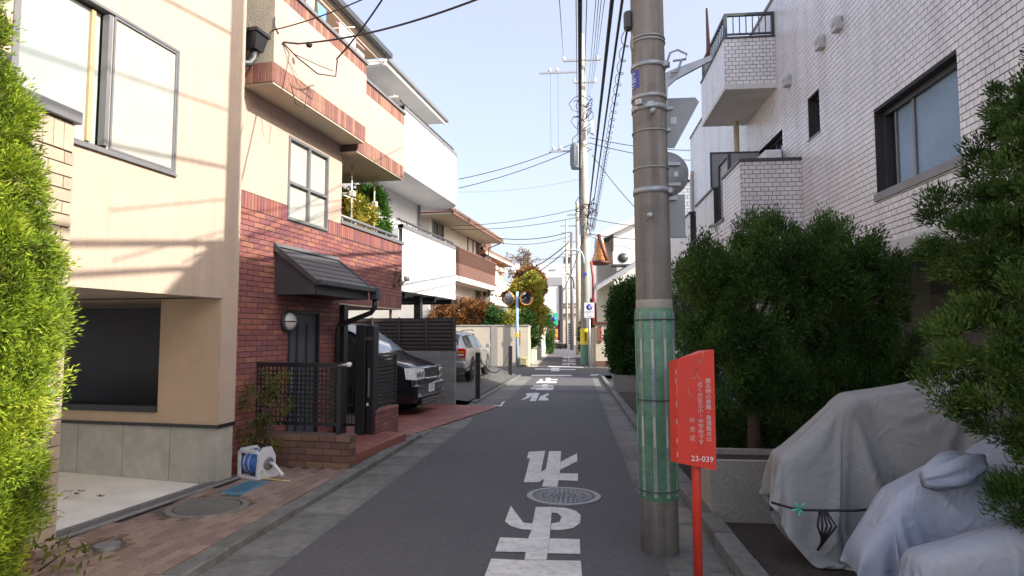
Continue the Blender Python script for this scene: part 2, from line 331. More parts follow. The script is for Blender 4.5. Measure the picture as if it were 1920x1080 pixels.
for k, (px, py) in enumerate(((140, 933), (187, 938), (128, 930), (150, 931))):
    p = G(px, py, .06); m = MB()
    for j in range(3): a = random.random()*6; d = Vector((math.cos(a), math.sin(a), .25))*.05; e = Vector((-d.y, d.x, .01))*.35; m.add([Vector((0, 0, 0)), d*.5+e, d, d*.5-e], [(0, 1, 2, 3)])
    tag(m.build('dry_leaf', lf, None, (p[0], p[1], -.01+.012*k/2)), ['curled brown dry leaf, biggest of those on the driveway', 'dry leaf lying apart to the right on the driveway', 'dry leaf leftmost of those on the driveway', 'dry leaf just right of the biggest one on the driveway'][k], 'leaf', 'dry leaves on the driveway')
# right bed
m = MB(); m.add([(1.2, -1, .03), (1.2, 26, gz(26)+.03), (12, 26, gz(26)+.03), (12, -1, .03)], [(0, 1, 2, 3)]); struct(m.build('planting_bed', SOIL))
# ================================================================== piece layer: tiles / bricks on walls
class Pieces:
    """running-bond facing pieces on rectangles; the 300 that show largest become objects, the rest one joined part"""
    def __init__(s, root, name, mat_, su, sv, pu, pv, th, limit=300):
        s.root = root; s.name = name; s.mat = mat_; s.su = su; s.sv = sv; s.pu = pu; s.pv = pv; s.th = th; s.limit = limit; s.full = []; s.cut = []
    def face(s, o, u, n, W, Hh, holes=(), phase=0., bond=.5):   # o origin, u direction, n outward; holes (u0,u1,v0,v1)
        o = Vector(o); u = Vector(u); nn = Vector(n); j = 0; v = 0.
        while v < Hh-.01:
            v1 = min(v+s.sv, Hh); x = -s.pu*((phase+(bond if j % 2 else 0)) % 1)
            while x < W:
                segs = [(max(x, 0), min(x+s.su, W))]
                for h in holes:
                    if h[2] < (v+v1)/2 < h[3]:
                        segs = [q for a, b in segs for q in ((a, min(b, h[0])), (max(a, h[1]), b)) if q[1]-q[0] > .012]
                for a, b in segs:
                    if b-a < .012: continue
                    c = o+u*((a+b)/2)+Vector((0, 0, (v+v1)/2))
                    rec = (c, u, nn, b-a, v1-v)
                    (s.full if abs(b-a-s.su) < .002 and abs(v1-v-s.sv) < .002 else s.cut).append(rec)
                x += s.pu
            v += s.pv; j += 1
        return s
    def done(s):
        W = s.root.matrix_world if s.root.parent is None else s.root.matrix_world
        Mx = Matrix.Translation(s.root.location) @ s.root.rotation_euler.to_matrix().to_4x4()
        sc = [(visible(Mx @ r[0]), i) for i, r in enumerate(s.full)]
        sc.sort(reverse=True); pick = {i for v, i in sc[:s.limit] if v > 0}
        me = MB().bbox(-s.su/2, s.su/2, -.012, s.th, -s.sv/2, s.sv/2, b=.0025).mesh(s.name); me.materials.append(s.mat)
        rest = list(s.cut)
        for i, r in enumerate(s.full):
            if i in pick:
                o = link(s.name, me, None, s.root); u, n = r[1], r[2]
                o.matrix_local = Matrix(((u.x, n.x, 0, r[0].x), (u.y, n.y, 0, r[0].y), (u.z, n.z, 1, r[0].z), (0, 0, 0, 1))) @ Matrix.Rotation(random.gauss(0, .004), 4, 'Z') @ Matrix.Rotation(random.gauss(0, .004), 4, 'X')
            else: rest.append(r)
        if rest:
            n = len(rest); V = np.zeros((n, 8, 3)); 
            for i, (c, u, nn, a, h) in enumerate(rest):
                c, u, nn = np.array(c), np.array(u), np.array(nn); jit = random.gauss(0, .0006)
                k = 0
                for dn in (-.01, s.th+jit):
                    for dv in (-h/2, h/2):
                        for du in (-a/2, a/2):
                            q = c+u*(du*(.985 if dn > 0 else 1))+nn*dn; q[2] += dv*(.97 if dn > 0 else 1); V[i, k] = q; k += 1
            fs = np.array([(4, 5, 7, 6), (0, 1, 5, 4), (2, 6, 7, 3), (0, 4, 6, 2), (1, 3, 7, 5)])
            Fc = (fs[None]+np.arange(n)[:, None, None]*8).reshape(-1, 4)
            o = link(s.name+'_field', npmesh(s.name, V.reshape(-1, 3), Fc), s.mat, s.root); stuff(o)
def npmesh(name, V, Fc, smooth=False):
    me = bpy.data.meshes.new(name); n, k = Fc.shape
    me.vertices.add(len(V)); me.vertices.foreach_set('co', np.ascontiguousarray(V, dtype=np.float32).ravel())
    me.loops.add(n*k); me.loops.foreach_set('vertex_index', np.ascontiguousarray(Fc, dtype=np.int32).ravel())
    me.polygons.add(n); me.polygons.foreach_set('loop_start', np.arange(0, n*k, k, dtype=np.int32))
    me.polygons.foreach_set('use_smooth', np.full(n, smooth, bool))
    me.update(calc_edges=True); me.validate(); return me

def window(root, x, y0, y1, z0, z1, frame=GREYM, pane=None, nx=2, depth=.06, fr=.035, name='window', face=1, mid=None):
    """sash window in a wall whose outer face is at local x; face=+1 looks to +x"""
    f = MB(); X0, X1 = sorted((x-face*depth, x+face*.012))
    for q in ((y0, y0+fr, z0, z1), (y1-fr, y1, z0, z1), (y0+fr, y1-fr, z0, z0+fr), (y0+fr, y1-fr, z1-fr, z1)): f.box(X0, X1, *q)
    w_ = (y1-y0)/nx
    for k in range(1, nx): f.box(X0+.005, X1-.003, y0+w_*k-fr*.6, y0+w_*k+fr*.6, z0+fr, z1-fr)
    if mid: f.box(X0+.004, X1-.004, y0+fr, y1-fr, mid-fr*.5, mid+fr*.5)
    o = f.build(name, frame, root)
    for k in range(nx):
        xx = x-face*depth*.6
        MB().box(xx-.004, xx+.004, y0+w_*k+fr*.4, y0+w_*(k+1)-fr*.4, z0+fr*.5, z1-fr*.5).build('pane', pane or GLASSD, o)
    return o
GLASSD = glassmat('dark window glass', (.05, .06, .07), .04)
GLASSF = mat('frosted pane', (.38, .56, .76), .14, .12, 1.2, .9, 120, spec=.9)  # blue of the reflected sky is put into the pane's base colour
CURT = mat('white curtain', (.36, .36, .33), .8, .08, 30, .2, 20)
SCREEN = mat('translucent screen', (.36, .355, .32), .5, .06, 4)
BLIND = mat('pale blind glass', (.30, .34, .33), .12, .06, 3, spec=.7)

# ================================================================== cream house
ch = thing('cream_house', 'cream stucco house with a wide sliding window over an open garage', 'house', (OL[0], OL[1], 0), -AL)
WY0, WY1, WZ0, WZ1 = -2.78, -1.07, 3.18, 4.46
MB().wall(-5.6, 0, 1.97, 7.4, -.22, 0, [(WY0, WY1, WZ0, WZ1)]).build('facade', STUCCO, ch)
B('end_wall', STUCCO, ch, (-7, -.221, -.2, -.001, 1.98, 7.4), (-7, -.221, -5.6, -5.4, 1.98, 7.4))
B('ceiling', STUCCO, ch, (-7, -.222, -5.4, -.2, 1.985, 2.1))
B('roof', DKGREY, ch, (-7.2, .25, -5.8, .05, 7.401, 7.55))
wf = MB()
for q in ((WY0, WY0+.05, WZ0, WZ1), (WY1-.022, WY1, WZ0, WZ1), (WY0+.05, WY1-.022, WZ0, WZ0+.025), (WY0+.05, WY1-.022, WZ1-.025, WZ1)): wf.box(-.1, .015, *q)
wo = wf.build('window', GREYM, ch)
B('mullion', GREYM, wo, (-.05, .018, -1.94, -1.90, WZ0+.05, WZ1-.05))
B('pane', BLIND, wo, (-.075, -.068, WY0+.05, -1.95, WZ0+.05, WZ1-.05))
B('wooden_jamb', mat('raw wood', (.45, .33, .18), .7), wo, (-.066, -.04, -2.06, -2.02, WZ0+.06, WZ1-.06))
B('screen', SCREEN, wo, (-.012, -.006, -1.895, WY1-.023, WZ0+.026, WZ1-.026))
B('screen_bar', GREYM, wo, (-.03, -.013, -1.87, WY1-.06, 3.72, 3.735), (-.03, -.013, -1.87, WY1-.06, 3.88, 3.895))
B('screen_frame', GREYM, wo, (-.005, .01, -1.87, -1.852, WZ0+.03, WZ1-.03), (-.005, .01, WY1-.042, WY1-.024, WZ0+.03, WZ1-.03), (-.005, .01, -1.852, WY1-.042, WZ0+.03, WZ0+.048), (-.005, .01, -1.852, WY1-.042, WZ1-.048, WZ1-.03))
B('window_sill', GREYM, wo, (-.02, .028, WY0-.01, WY1+.01, WZ0-.022, WZ0-.002))
B('room_wall', mat('room wall', (.6, .6, .55), .9), ch, (-.6, -.55, -3.1, -.8, 2.9, 4.7))
# garage side: pier, opening, ledge, concrete plinth
MB().wall(-6.5, -.012, .57, 1.97, -.28, -.06, [(-6.2, -.79, .70, 1.969)], 'x').build('garage_wall', STUCCOT, ch)
B('pier_return', STUCCO, ch, (-.2, -.0005, -.275, -.001, .575, 1.969))
B('opening_sill', BLACK, ch, (-6.2, -.79, -.31, -.03, .69, .76))
B('ledge', BLACK, ch, (-6.5, .012, -.30, .0, .535, .57))
for k in range(8):
    x1 = -.0-.62*k-.004
    B('concrete_panel', CONC, ch, (x1-.612, x1, -.272-.002*(k % 2), -.02, -.3, .533), b=.004)
B('interior_wall', STUCCO, ch, (-6.5, -.53, 1.5, 1.6, -.2, 1.96)); B('interior_floor', CONC, ch, (-6.5, -.53, -.05, 1.5, -.2, .02)); B('inner_side', STUCCO, ch, (-.56, -.52, 0, 1.5, -.2, 1.96))
B('shutter', BLACK, ch, (-6.2, -1.62, 1.42, 1.47, .05, 1.94))
B('meter_box', BLACK, ch, (-1.55, -.95, 1.30, 1.49, .35, 1.15), b=.01)
B('ceiling_inner', STUCCO, ch, (-6.5, -.53, -.05, 1.6, 1.972, 2.1))

# gate wall of beige tiles behind the golden conifer
bp = thing('tiled_gate_wall', 'beige tiled gate wall with grey cap half hidden behind the golden conifer', 'wall', (-4.0, 4.62, gz(4.6)))
B('core', BROWNGR, bp, (-.3, -.004, -1.5, -.004, 0, 3.34)); 
P = Pieces(bp, 'tile', BEIGET, .292, .092, .30, .10, .010)
P.face((0, -1.5, 0), (0, 1, 0), (1, 0, 0), 1.5, 3.1, phase=.3); P.face((-.3, 0, 0), (1, 0, 0), (0, 1, 0), .3, 3.1)
P.done()
Q = Pieces(bp, 'soldier_tile', BEIGET, .092, .225, .10, .24, .010); Q.face((0, -1.5, 3.105), (0, 1, 0), (1, 0, 0), 1.5, .23, bond=0); Q.done()
B('cap', GREYM, bp, (-.36, .05, -1.55, .03, 3.34, 3.44), b=.006)
bp2 = thing('rear_gate_wall', 'upper grey cap of the taller wall behind the golden conifer', 'wall', (-4.25, 4.25, gz(4.2)))
B('core', BEIGET, bp2, (-.25, 0, -1.2, 0, 0, 3.68)); B('cap', DKGREY, bp2, (-.3, .05, -1.25, .05, 3.68, 3.75), b=.006)
pb = thing('brick_planter', 'low brown brick planter at the foot of the golden conifer', 'planter', (-3.62, 3.66, gz(3.7)+.03))
P = Pieces(pb, 'brick', BROWNB, .2, .058, .21, .066, .012); B('core', BROWNGR, pb, (-.75, -.004, -.55, .33, 0, .172))
P.face((0, -.55, 0), (0, 1, 0), (1, 0, 0), .9, .17); P.face((-.75, .335, 0), (1, 0, 0), (0, 1, 0), .75, .17); P.done()
for k in range(7): B('cap_brick', BROWNB, pb, (-.115, .012, -.55+.128*k, -.55+.128*k+.118, .174, .215), b=.005)

# ================================================================== brick house
bh = thing('brick_house', 'three storey house, red brick below and beige stucco above, with overhanging upper floor', 'house', (OL[0], OL[1], 0), -AL)
W = -.3                                           # wall face (local x); street is +x
MB().wall(.02, 3.05, -.25, 3.375, W-.2, W-.008, [(1.55, 2.42, -.25, 1.9), (1.45, 2.59, 3.18, 4)]).build('lower_wall', RGROUT, bh)
B('porch_ceiling', SOFFIT, bh, (-6, W-.012, 3.05, 5.72, 2.04, 2.07)); 
B('balcony_front', RGROUT, bh, (W-.15, W-.008, 3.05, 5.70, 2.072, 3.375)); B('balcony_end', RGROUT, bh, (-3.5, W-.15, 5.56, 5.70, 2.072, 3.375)); B('balcony_floor', CONC, bh, (-3.5, W-.15, 3.05, 5.56, 2.1, 2.25))
P = Pieces(bh, 'brick', BRICK, .226, .060, .235, .0695, .007)
dh = [(3.05-2.42, 3.05-1.55, 0, 2.14), (3.05-2.59, 3.05-1.45, 3.44, 9)]
P.face((W-.008, 3.05, -.25), (0, -1, 0), (1, 0, 0), 3.03, 3.41, [(.63, 1.50, 0, 2.17)])
P.face((W-.008, 5.70, 2.31), (0, -1, 0), (1, 0, 0), 2.645, .84); P.face((W-.2, 5.70, 2.072), (1, 0, 0), (0, 1, 0), .19, 1.1)
P.done()
Q = Pieces(bh, 'soldier_brick', BRICK, .060, .226, .0695, .235, .008, 120)
Q.face((W-.008, 5.70, 2.074), (0, -1, 0), (1, 0, 0), 2.645, .23, bond=0); Q.face((W-.008, 5.70, 3.155), (0, -1, 0), (1, 0, 0), 2.645, .215, bond=0); Q.face((W-.008, 3.05, 3.155), (0, -1, 0), (1, 0, 0), 3.03, .215, [(.46, 1.60, 0, 9)], bond=0); Q.done()
B('balcony_coping', GREYM, bh, (W-.17, W+.03, 3.03, 5.74, 3.376, 3.44), b=.005)
MB().wall(.02, 3.05, 3.376, 4.70, W-.2, W-.004, [(1.45, 2.59, 3.18, 4.38)]).build('middle_wall', STUCCO2, bh)
window(bh, W, 1.45, 2.59, 3.18, 4.38, GREYM, CURT, 2, .07, .04, mid=3.72)
B('recess_wall', STUCCO2, bh, (-1.6, -1.5, 3.05, 5.7, 2.3, 4.56), (-1.5, W-.21, 3.051, 3.06, 3.0, 4.69)); window(bh, -1.5, 3.3, 4.5, 2.6, 4.3, GREYM, GLASSD, 2)
# overhanging upper floor: front block and set-back right block
B('upper_floor', STUCCO2, bh, (-3, .14, .37, 2.98, 4.951, 5.83)); B('upper_floor_side', STUCCOG, bh, (-3, .139, .362, .3695, 4.95, 5.9))
B('soffit', SOFFIT, bh, (-3, .13, .38, 2.97, 4.68, 4.70), (-3, -.01, 2.98, 4.99, 4.55, 4.565))
B('upper_floor_right', STUCCO2, bh, (-3, 0, 2.981, 5.0, 4.811, 5.64))
B('band_core', RGROUT, bh, (-3, .132, .378, 2.972, 4.701, 4.95), (-3, -.008, 2.974, 4.992, 4.566, 4.81), (-.2, .132, .37, 2.98, 5.831, 6.0), (-.2, -.008, 2.981, 5.0, 5.641, 5.85))
Q = Pieces(bh, 'terracotta_tile', TERRA, .088, .25, .095, .26, .008, 220)
Q.face((.132, 2.98, 4.70), (0, -1, 0), (1, 0, 0), 2.61, .25, bond=0); Q.face((.132, .37, 4.70), (-1, 0, 0), (0, -1, 0), 1.2, .25, bond=0); Q.face((-.008, 5.0, 4.566), (0, -1, 0), (1, 0, 0), 2.02, .244, bond=0)
Q.face((.132, 2.98, 5.832), (0, -1, 0), (1, 0, 0), 2.61, .17, bond=0); Q.face((-.008, 5.0, 5.642), (0, -1, 0), (1, 0, 0), 2.02, .208, bond=0); Q.face((-.008, 5.0, 4.566), (-1, 0, 0), (0, 1, 0), .9, .244, bond=0); Q.done()
B('parapet_coping', GREYM, bh, (-.25, .17, .34, 3.0, 6.001, 6.06), (-.25, .03, 3.001, 5.03, 5.851, 5.91), b=.004)
B('top_wall', STUCCO2, bh, (-4, -1.6, .4, 5.4, 4.6, 7.25)); B('top_wall_side', STUCCOG, bh, (-1.6, -.2, .372, .42, 5.9, 7.25))
rf = B('roof', DKGREY, bh, (-4.2, -.58, .2, 5.45, 7.33, 7.41)); B('eave_board', DKGREY, rf, (-.65, -.585, .2, 5.45, 7.25, 7.325)); B('eave_soffit', SOFFIT, rf, (-1.6, -.655, .43, 5.45, 7.27, 7.325)); B('gutter', DKGREY, rf, (-.575, -.48, .15, 5.5, 7.26, 7.36))
window(bh, -1.6, 3.2, 5.2, 6.0, 7.1, GREYM, GLASSD, 2)
# rainwater hopper and pipe
hp = MB().prism([(.30, 5.12), (.52, 5.12), (.50, 5.28), (.53, 5.33), (.27, 5.33)], .02, .14, 0)
hp = MB(); hp.add([(.20, -.02, 5.14), (.34, -.02, 5.14), (.34, .14, 5.14), (.20, .14, 5.14), (.16, -.06, 5.33), (.38, -.06, 5.33), (.38, .18, 5.33), (.16, .18, 5.33), (.14, -.08, 5.33), (.40, -.08, 5.33), (.40, .20, 5.33), (.14, .20, 5.33), (.14, -.08, 5.37), (.40, -.08, 5.37), (.40, .20, 5.37), (.14, .20, 5.37)],
    [(3, 2, 1, 0), (0, 1, 5, 4), (1, 2, 6, 5), (2, 3, 7, 6), (3, 0, 4, 7), (4, 5, 9, 8), (5, 6, 10, 9), (6, 7, 11, 10), (7, 4, 8, 11), (8, 9, 13, 12), (9, 10, 14, 13), (10, 11, 15, 14), (11, 8, 12, 15), (12, 13, 14, 15)])
for v in range(len(hp.v)): x, y, z = hp.v[v]; hp.v[v] = (x-.28, y+.12, z-.12)
dp = hp.build('rain_hopper', BLACK, bh)
MB().tube([(-.01, .18, 5.03), (-.01, .18, 4.92), (-.03, .13, 4.84), (-.1, -.02, 4.80), (-.32, -.02, 4.78)], .04, 10).build('elbow_pipe', DKGREY, dp)
MB().tube([(.16, .42, 5.60), (.16, .36, 5.52), (.155, .36, 5.40), (.15, .44, 5.34)], .012, 6).build('conduit', SOFFIT, bh)
# entrance door and bulkhead lamp
d = B('door', BLUEDOOR, bh, (W-.10, W-.05, 1.60, 2.38, -.05, 1.86)); B('door_frame', BLACK, bh, (W-.12, W+.004, 1.55, 1.60, -.2, 1.9), (W-.12, W+.004, 2.38, 2.42, -.2, 1.9), (W-.12, W+.004, 1.60, 2.38, 1.86, 1.9))
for y in (1.84, 1.88, 2.1, 2.14): B('door_groove', BLACK, d, (W-.049, W-.043, y-.008, y+.008, .1, 1.72))
B('door_handle', STEEL, d, (W-.02, W, 1.68, 1.71, .75, 1.15), b=.01); B('door_sill', CONC, bh, (W-.3, W+.5, 1.45, 2.55, -.25, -.06))
lp = thing('wall_lamp', 'round caged bulkhead lamp on the brick wall by the blue door', 'lamp', (*LW(1.48, .288), 1.74), -AL)
Mx = Matrix.Rotation(R(90), 4, 'Y')
MB().lathe([(.14, 0), (.145, .03), (.13, .05), (.125, .045)], 28, M=Mx).build('base', DKGREY, lp)
MB().lathe([(.122, .04), (.118, .07), (.09, .105), (.05, .12), (0, .124)], 28, M=Mx).build('globe', mat('opal glass', (.72, .72, .70), .25, .03), lp)
MB().tube([(.05, -.135, 0), (.11, -.11, 0), (.135, 0, 0), (.11, .11, 0), (.05, .135, 0)], .008, 6).build('guard', DKGREY, lp)
# awning over the door
aw = thing('door_awning', 'dark slate porch awning with gutter over the blue door', 'awning', (OL[0], OL[1], 0), -AL)
S0, S1, XF = 1.19, 2.86, .33
cheek = [(W, 2.10), (XF-.04, 2.10), (XF-.04, 2.26), (W, 2.72)]
for y in (S0, S1-.05): MB().prism([(a, b) for a, b in cheek], y, y+.05, 1).build('cheek', DKGREY, aw)
B('fascia', DKGREY, aw, (XF-.07, XF-.03, S0+.05, S1-.05, 2.10, 2.25)); B('underside', BLACK, aw, (W, XF-.07, S0+.05, S1-.05, 2.10, 2.13))
sl_ = (2.74-2.28)/(XF-W)
for k in range(6):
    a = k/6; b = (k+1)/6; xa, xb = W+(XF-W)*a, W+(XF-W)*b; za, zb = 2.76-(2.76-2.28)*a, 2.76-(2.76-2.28)*b
    MB().add([(xa, S0-.03, za), (xb, S0-.03, zb+.016), (xb, S1+.03, zb+.016), (xa, S1+.03, za), (xa, S0-.03, za-.02), (xb, S0-.03, zb-.006), (xb, S1+.03, zb-.006), (xa, S1+.03, za-.02)], [(0, 1, 2, 3), (7, 6, 5, 4), (0, 4, 5, 1), (1, 5, 6, 2), (2, 6, 7, 3), (3, 7, 4, 0)]).build('slate_course', mat('slate', (.075, .08, .088), .5, .15, 10), aw)
B('verge', GREYM, aw, (W-.01, W+.05, S0-.05, S1+.05, 2.755, 2.80))
for y in (S0-.055, S1+.025): MB().prism([(W, 2.70), (XF+.02, 2.22), (XF+.02, 2.29), (W, 2.80)], y, y+.03, 1).build('barge_board', DKGREY, aw)
B('gutter', DKGREY, aw, (XF+.0, XF+.09, S0-.02, S1+.12, 2.215, 2.30), b=.015)
B('outlet', DKGREY, aw, (XF-.02, XF+.11, S1+.0, S1+.14, 2.1, 2.31), b=.015)
MB().tube([(XF+.04, S1+.07, 2.12), (XF+.04, S1+.07, 1.98), (XF-.02, S1+.07, 1.9), (W+.08, S1+.02, 1.70), (W+.06, S1+.02, 1.6), (W+.06, S1+.02, -.1)], .04, 10).build('downpipe', BLACK, aw)
# balcony rail, bamboo clothes posts
br = thing('balcony_rail', 'low dark pipe rail on the brick balcony', 'railing', (OL[0], OL[1], 0), -AL)
MB().tube([(W-.06, 3.05, 3.53), (W-.06, 5.55, 3.53)], .03, 8).build('top_rail', GREYM, br)
for k in range(6): MB().tube([(W-.06, 3.2+.45*k, 3.44), (W-.06, 3.2+.45*k, 3.51)], .015, 6).build('post', GREYM, br)
POLEW = mat('pale clothes pole', (.62, .58, .5), .5, .08, 10)
cp = thing('clothes_pole_stand', 'pale upright clothes poles with brackets on the brick balcony', 'clothes stand', (OL[0], OL[1], 0), -AL)
for y in (3.72, 4.66):
    MB().tube([(W-.16, y, 3.42), (W-.16, y, 4.55)], .018, 8).build('post', POLEW, cp)
    B('clamp', WHITE, cp, (W-.2, W-.1, y-.04, y+.04, 3.98, 4.08), b=.01); B('arm', POLEW, cp, (W-.75, W-.16, y-.02, y+.02, 4.02, 4.06), b=.008)
MB().tube([(W-.55, 3.4, 4.10), (W-.2, 4.9, 4.0)], .016, 6).build('drying_rod', POLEW, cp); MB().tube([(W-.3, 3.42, 3.98), (W-.34, 3.38, 3.5), (W-.36, 3.36, 2.7)], [.02, .05, .06], 8).build('folded_umbrella', mat('tan canvas', (.42, .30, .17), .8), cp)
m = MB().tube([(W-.3, 3.46+.03*math.cos(a), 3.94+.06*math.sin(a)) for a in np.linspace(0, 6.28, 14)], .012, 6); m.build('green_hook', mat('green plastic', (.05, .4, .16), .4), cp)
# laundry on the top balcony
CL = [mat('white cloth', (.72, .72, .73), .9, .05, 8), mat('grey striped cloth', (.45, .46, .50), .9, .3, 40), mat('blue cloth', (.12, .30, .62), .9), mat('pink plastic', (.68, .40, .45), .6)]
def cloth(name, mt, par, y0, y1, z0, z1, x):
    n, k = 14, 8; vs = [(x+.03*math.sin(i*1.1+j*.2)*(j/k), y0+(y1-y0)*i/n, z1-(z1-z0)*j/k+.015*math.sin(i*.8)*(j == k)) for j in range(k+1) for i in range(n+1)]
    m = MB().add(vs, [(j*(n+1)+i, j*(n+1)+i+1, (j+1)*(n+1)+i+1, (j+1)*(n+1)+i) for j in range(k) for i in range(n)], True); o = m.build(name, mt, par); sm = o.modifiers.new('s', 'SOLIDIFY'); sm.thickness = .006; return o
for k, (y0, y1, z0, z1, mt, lab) in enumerate(((2.05, 2.3, 6.35, 6.95, 0, 'white towel hanging nearest the left on the top balcony'), (2.4, 2.68, 6.5, 6.85, 2, 'blue cloth hanging from a rack on the top balcony'), (3.12, 3.75, 6.3, 6.88, 1, 'grey striped towel hanging over the top balcony parapet'), (3.8, 4.1, 6.12, 6.72, 0, 'white shirt hanging right of the striped towel on the top balcony'))):
    tag(cloth('laundry', CL[mt], None, y0, y1, z0, z1, -.45), lab, 'laundry', 'laundry on the top balcony'); o = bpy.data.objects[-1] if False else None
for o in [o for o in bpy.data.objects if o.name.startswith('laundry')]: o.location = (OL[0], OL[1], 0); o.rotation_euler = (0, 0, -AL)
dr = thing('drying_rack', 'pale drying rack arms and rods above the top balcony parapet', 'drying rack', (OL[0], OL[1], 0), -AL)
for y in (2.1, 3.4, 4.8): MB().tube([(-1.55, y, 6.95), (-.3, y, 6.9)], .014, 6).build('arm', POLEW, dr)
for x in (-.45, -.8): MB().tube([(x, 1.9, 6.93), (x, 5.0, 6.9)], .012, 6).build('rod', POLEW, dr)
for k in range(4): MB().tube([(-.5, 3.1+.2*k, 6.88), (-.5+.25*(-1)**k, 3.3+.2*k, 6.62)], .01, 5).build('peg_arm', CL[3], dr)
# ================================================================== entrance yard of the brick house (local frame of the left plots)
def Lthing(name, label, cat, s=0, t=0, z=0, group=None): return thing(name, label, cat, (*LW(s, t), z), -AL, group)
lw = Lthing('low_brick_wall', 'low brown brick wall under the black lattice fence', 'wall', .75, 0, -.15)
B('core', BROWNGR, lw, (-.33, 1.04, .012, .19, -.1, .475)); P = Pieces(lw, 'brick', BROWNB, .226, .073, .235, .081, .012)
P.face((1.05, .012, -.01), (-1, 0, 0), (0, -1, 0), 1.38, .405); P.face((1.04, .012, -.01), (0, 1, 0), (1, 0, 0), .19, .405); P.done()
P = Pieces(lw, 'top_brick', BROWNB, .226, .073, .235, .08, .012); P.face((1.05, .004, .398), (-1, 0, 0), (0, -1, 0), 1.38, .08, phase=.25); P.face((1.046, .012, .398), (0, 1, 0), (1, 0, 0), .19, .08); P.done()
B('footing', CONC, lw, (.86, 1.06, -.02, .2, -.1, .03))
yd = struct(link('entry_floor', None, None, None, (*LW(0, 0), 0))); yd.rotation_euler = (0, 0, -AL)
B('floor_slab', CONCL, yd, (-.31, .75, .95, 2.6, -.2, -.08)); B('white_step', WHITE, yd, (-.29, .25, 1.0, 1.45, -.08, .08))
B('step_base', REDTILE, yd, (.3, .90, .95, 3.0, -.2, .005))
tm = MB().bbox(-.142, .142, -.142, .142, -.03, .012, b=.004).mesh('step_tile'); tm.materials.append(REDTILE)
for i in range(2):
    for j in range(7): link('step_tile', tm, None, yd, (.75-.3*i-.06*j/3, 1.1+.298*j, .006))
fe = Lthing('lattice_fence', 'black metal lattice fence on the low brown brick wall', 'fence', .85, 0, 0)
B('rail', BLACK, fe, (-.55, .88, -.02, .02, 1.15, 1.205)); B('rail', BLACK, fe, (-.55, .88, -.02, .02, .42, .465))
vb = MB().box(-.009, .009, -.006, .006, .465, 1.15).mesh('bar'); vb.materials.append(BLACK); hb = MB().box(-.55, .85, -.0055, .0055, -.009, .009).mesh('bar'); hb.materials.append(BLACK)
for k in range(25): link('bar', vb, None, fe, (-.53+.0575*k, 0, 0))
for k in range(11): link('bar', hb, None, fe, (0, .009, .52+.0575*k))
for x in (-.5, .86): B('post', BLACK, fe, (x-.025, x+.025, -.025, .025, .3, 1.21))
m = MB(); m.tube([(.84, -.01, 1.17), (.98, -.03, 1.19)], .018, 8); m.build('latch_bar', STEEL, fe); MB().lathe([(0, -.02), (.03, -.02), (.03, .02), (0, .02)], 14, c=(1.0, -.03, 1.19), M=Matrix.Rotation(R(90), 4, 'X')).build('latch_knob', WHITE, fe)
gp = Lthing('gate_post', 'tall black gate post with mail slot beside the tiled step', 'gate post', 2.62, 0, -.16)
B('post', BLACK, gp, (.2, .36, 0, .16, 0, 1.86), b=.01); B('side_post', BLACK, gp, (.365, .48, .05, .25, .06, 1.85), b=.01); B('name_plate', DKGREY, gp, (.36, .50, .03, .051, 1.62, 1.68)); B('handle', GREYM, gp, (.4, .43, .02, .045, .75, 1.2), b=.008)
B('intercom', WHITE, gp, (.385, .41, .03, .05, .62, .66))
gw = Lthing('gate_brick_wall', 'short red brick wall under the black slatted fence panel', 'wall', 2.75, 0, -.18)
B('core', RGROUT, gw, (.35, .49, .012, .9, 0, .5)); P = Pieces(gw, 'brick', BRICK, .20, .060, .209, .069, .01); P.face((.49, .9, 0), (0, -1, 0), (1, 0, 0), .888, .50); P.face((.49, .012, 0), (-1, 0, 0), (0, -1, 0), .14, .5); P.done()
for k in range(5): B('cap_brick', BRICK, gw, (.335, .505, .0+.181*k, .0+.181*k+.173, .502, .55), b=.006)
sp = Lthing('slatted_fence_panel', 'small black slatted fence panel on the red brick gate wall', 'fence', 2.75, 0, .36)
for y in (.12, .93): B('post', BLACK, sp, (.39, .44, y-.025, y+.025, 0, .85))
for k in range(13): B('slat', BLACK, sp, (.405, .432, .145, .905, .05+.062*k, .05+.062*k+.045))
B('top_rail', DKGREY, sp, (.385, .445, .08, .97, .85, .89))
B('white_knob', WHITE, sp, (.36, .385, .14, .17, .12, .15))
g2 = Lthing('inner_gate', 'black mesh gate leaf standing open beside the brick wall corner', 'gate', 2.3, 0, 0)
B('frame', BLACK, g2, (-.28, .18, .62, .65, 1.08, 1.12), (-.28, .18, .62, .65, .1, .14), (-.28, -.25, .62, .65, .14, 1.08), (.15, .18, .62, .65, .14, 1.08))
for k in range(8): B('bar', BLACK, g2, (-.22+.055*k, -.21+.055*k, .63, .64, .14, 1.08))
# carport floor and street-edge paving of red tiles
cpf = struct(link('carport_floor', None, None, None, (*LW(0, 0), 0))); cpf.rotation_euler = (0, 0, -AL)
m = MB(); m.add([(.55, 3.0, -.17), (1.0, 9.0, -.27), (-6, 9.0, -.2), (-6, 3.0, -.12)], [(0, 1, 2, 3)]); m.build('floor_bed', BROWNGR, cpf)
tm = MB().bbox(-.143, .143, -.143, .143, -.02, .012, b=.003).mesh('floor_tile'); tm.materials.append(REDTILE)
for i in range(6):
    for j in range(20):
        y = 3.15+.3*j; x = .42-.3*i+(y-3)*.072; o = link('floor_tile', tm, None, cpf, (x, y, -.163-.0165*(y-3)+.006)); o.rotation_euler = (-.0165, .008, 0)
B('carport_beam', BLACK, bh, (-.32, -.22, 3.06, 3.2, -.2, 2.04)); B('carport_strut', BLACK, bh, (-3.4, -3.3, 5.0, 5.15, 1.9, 2.04))
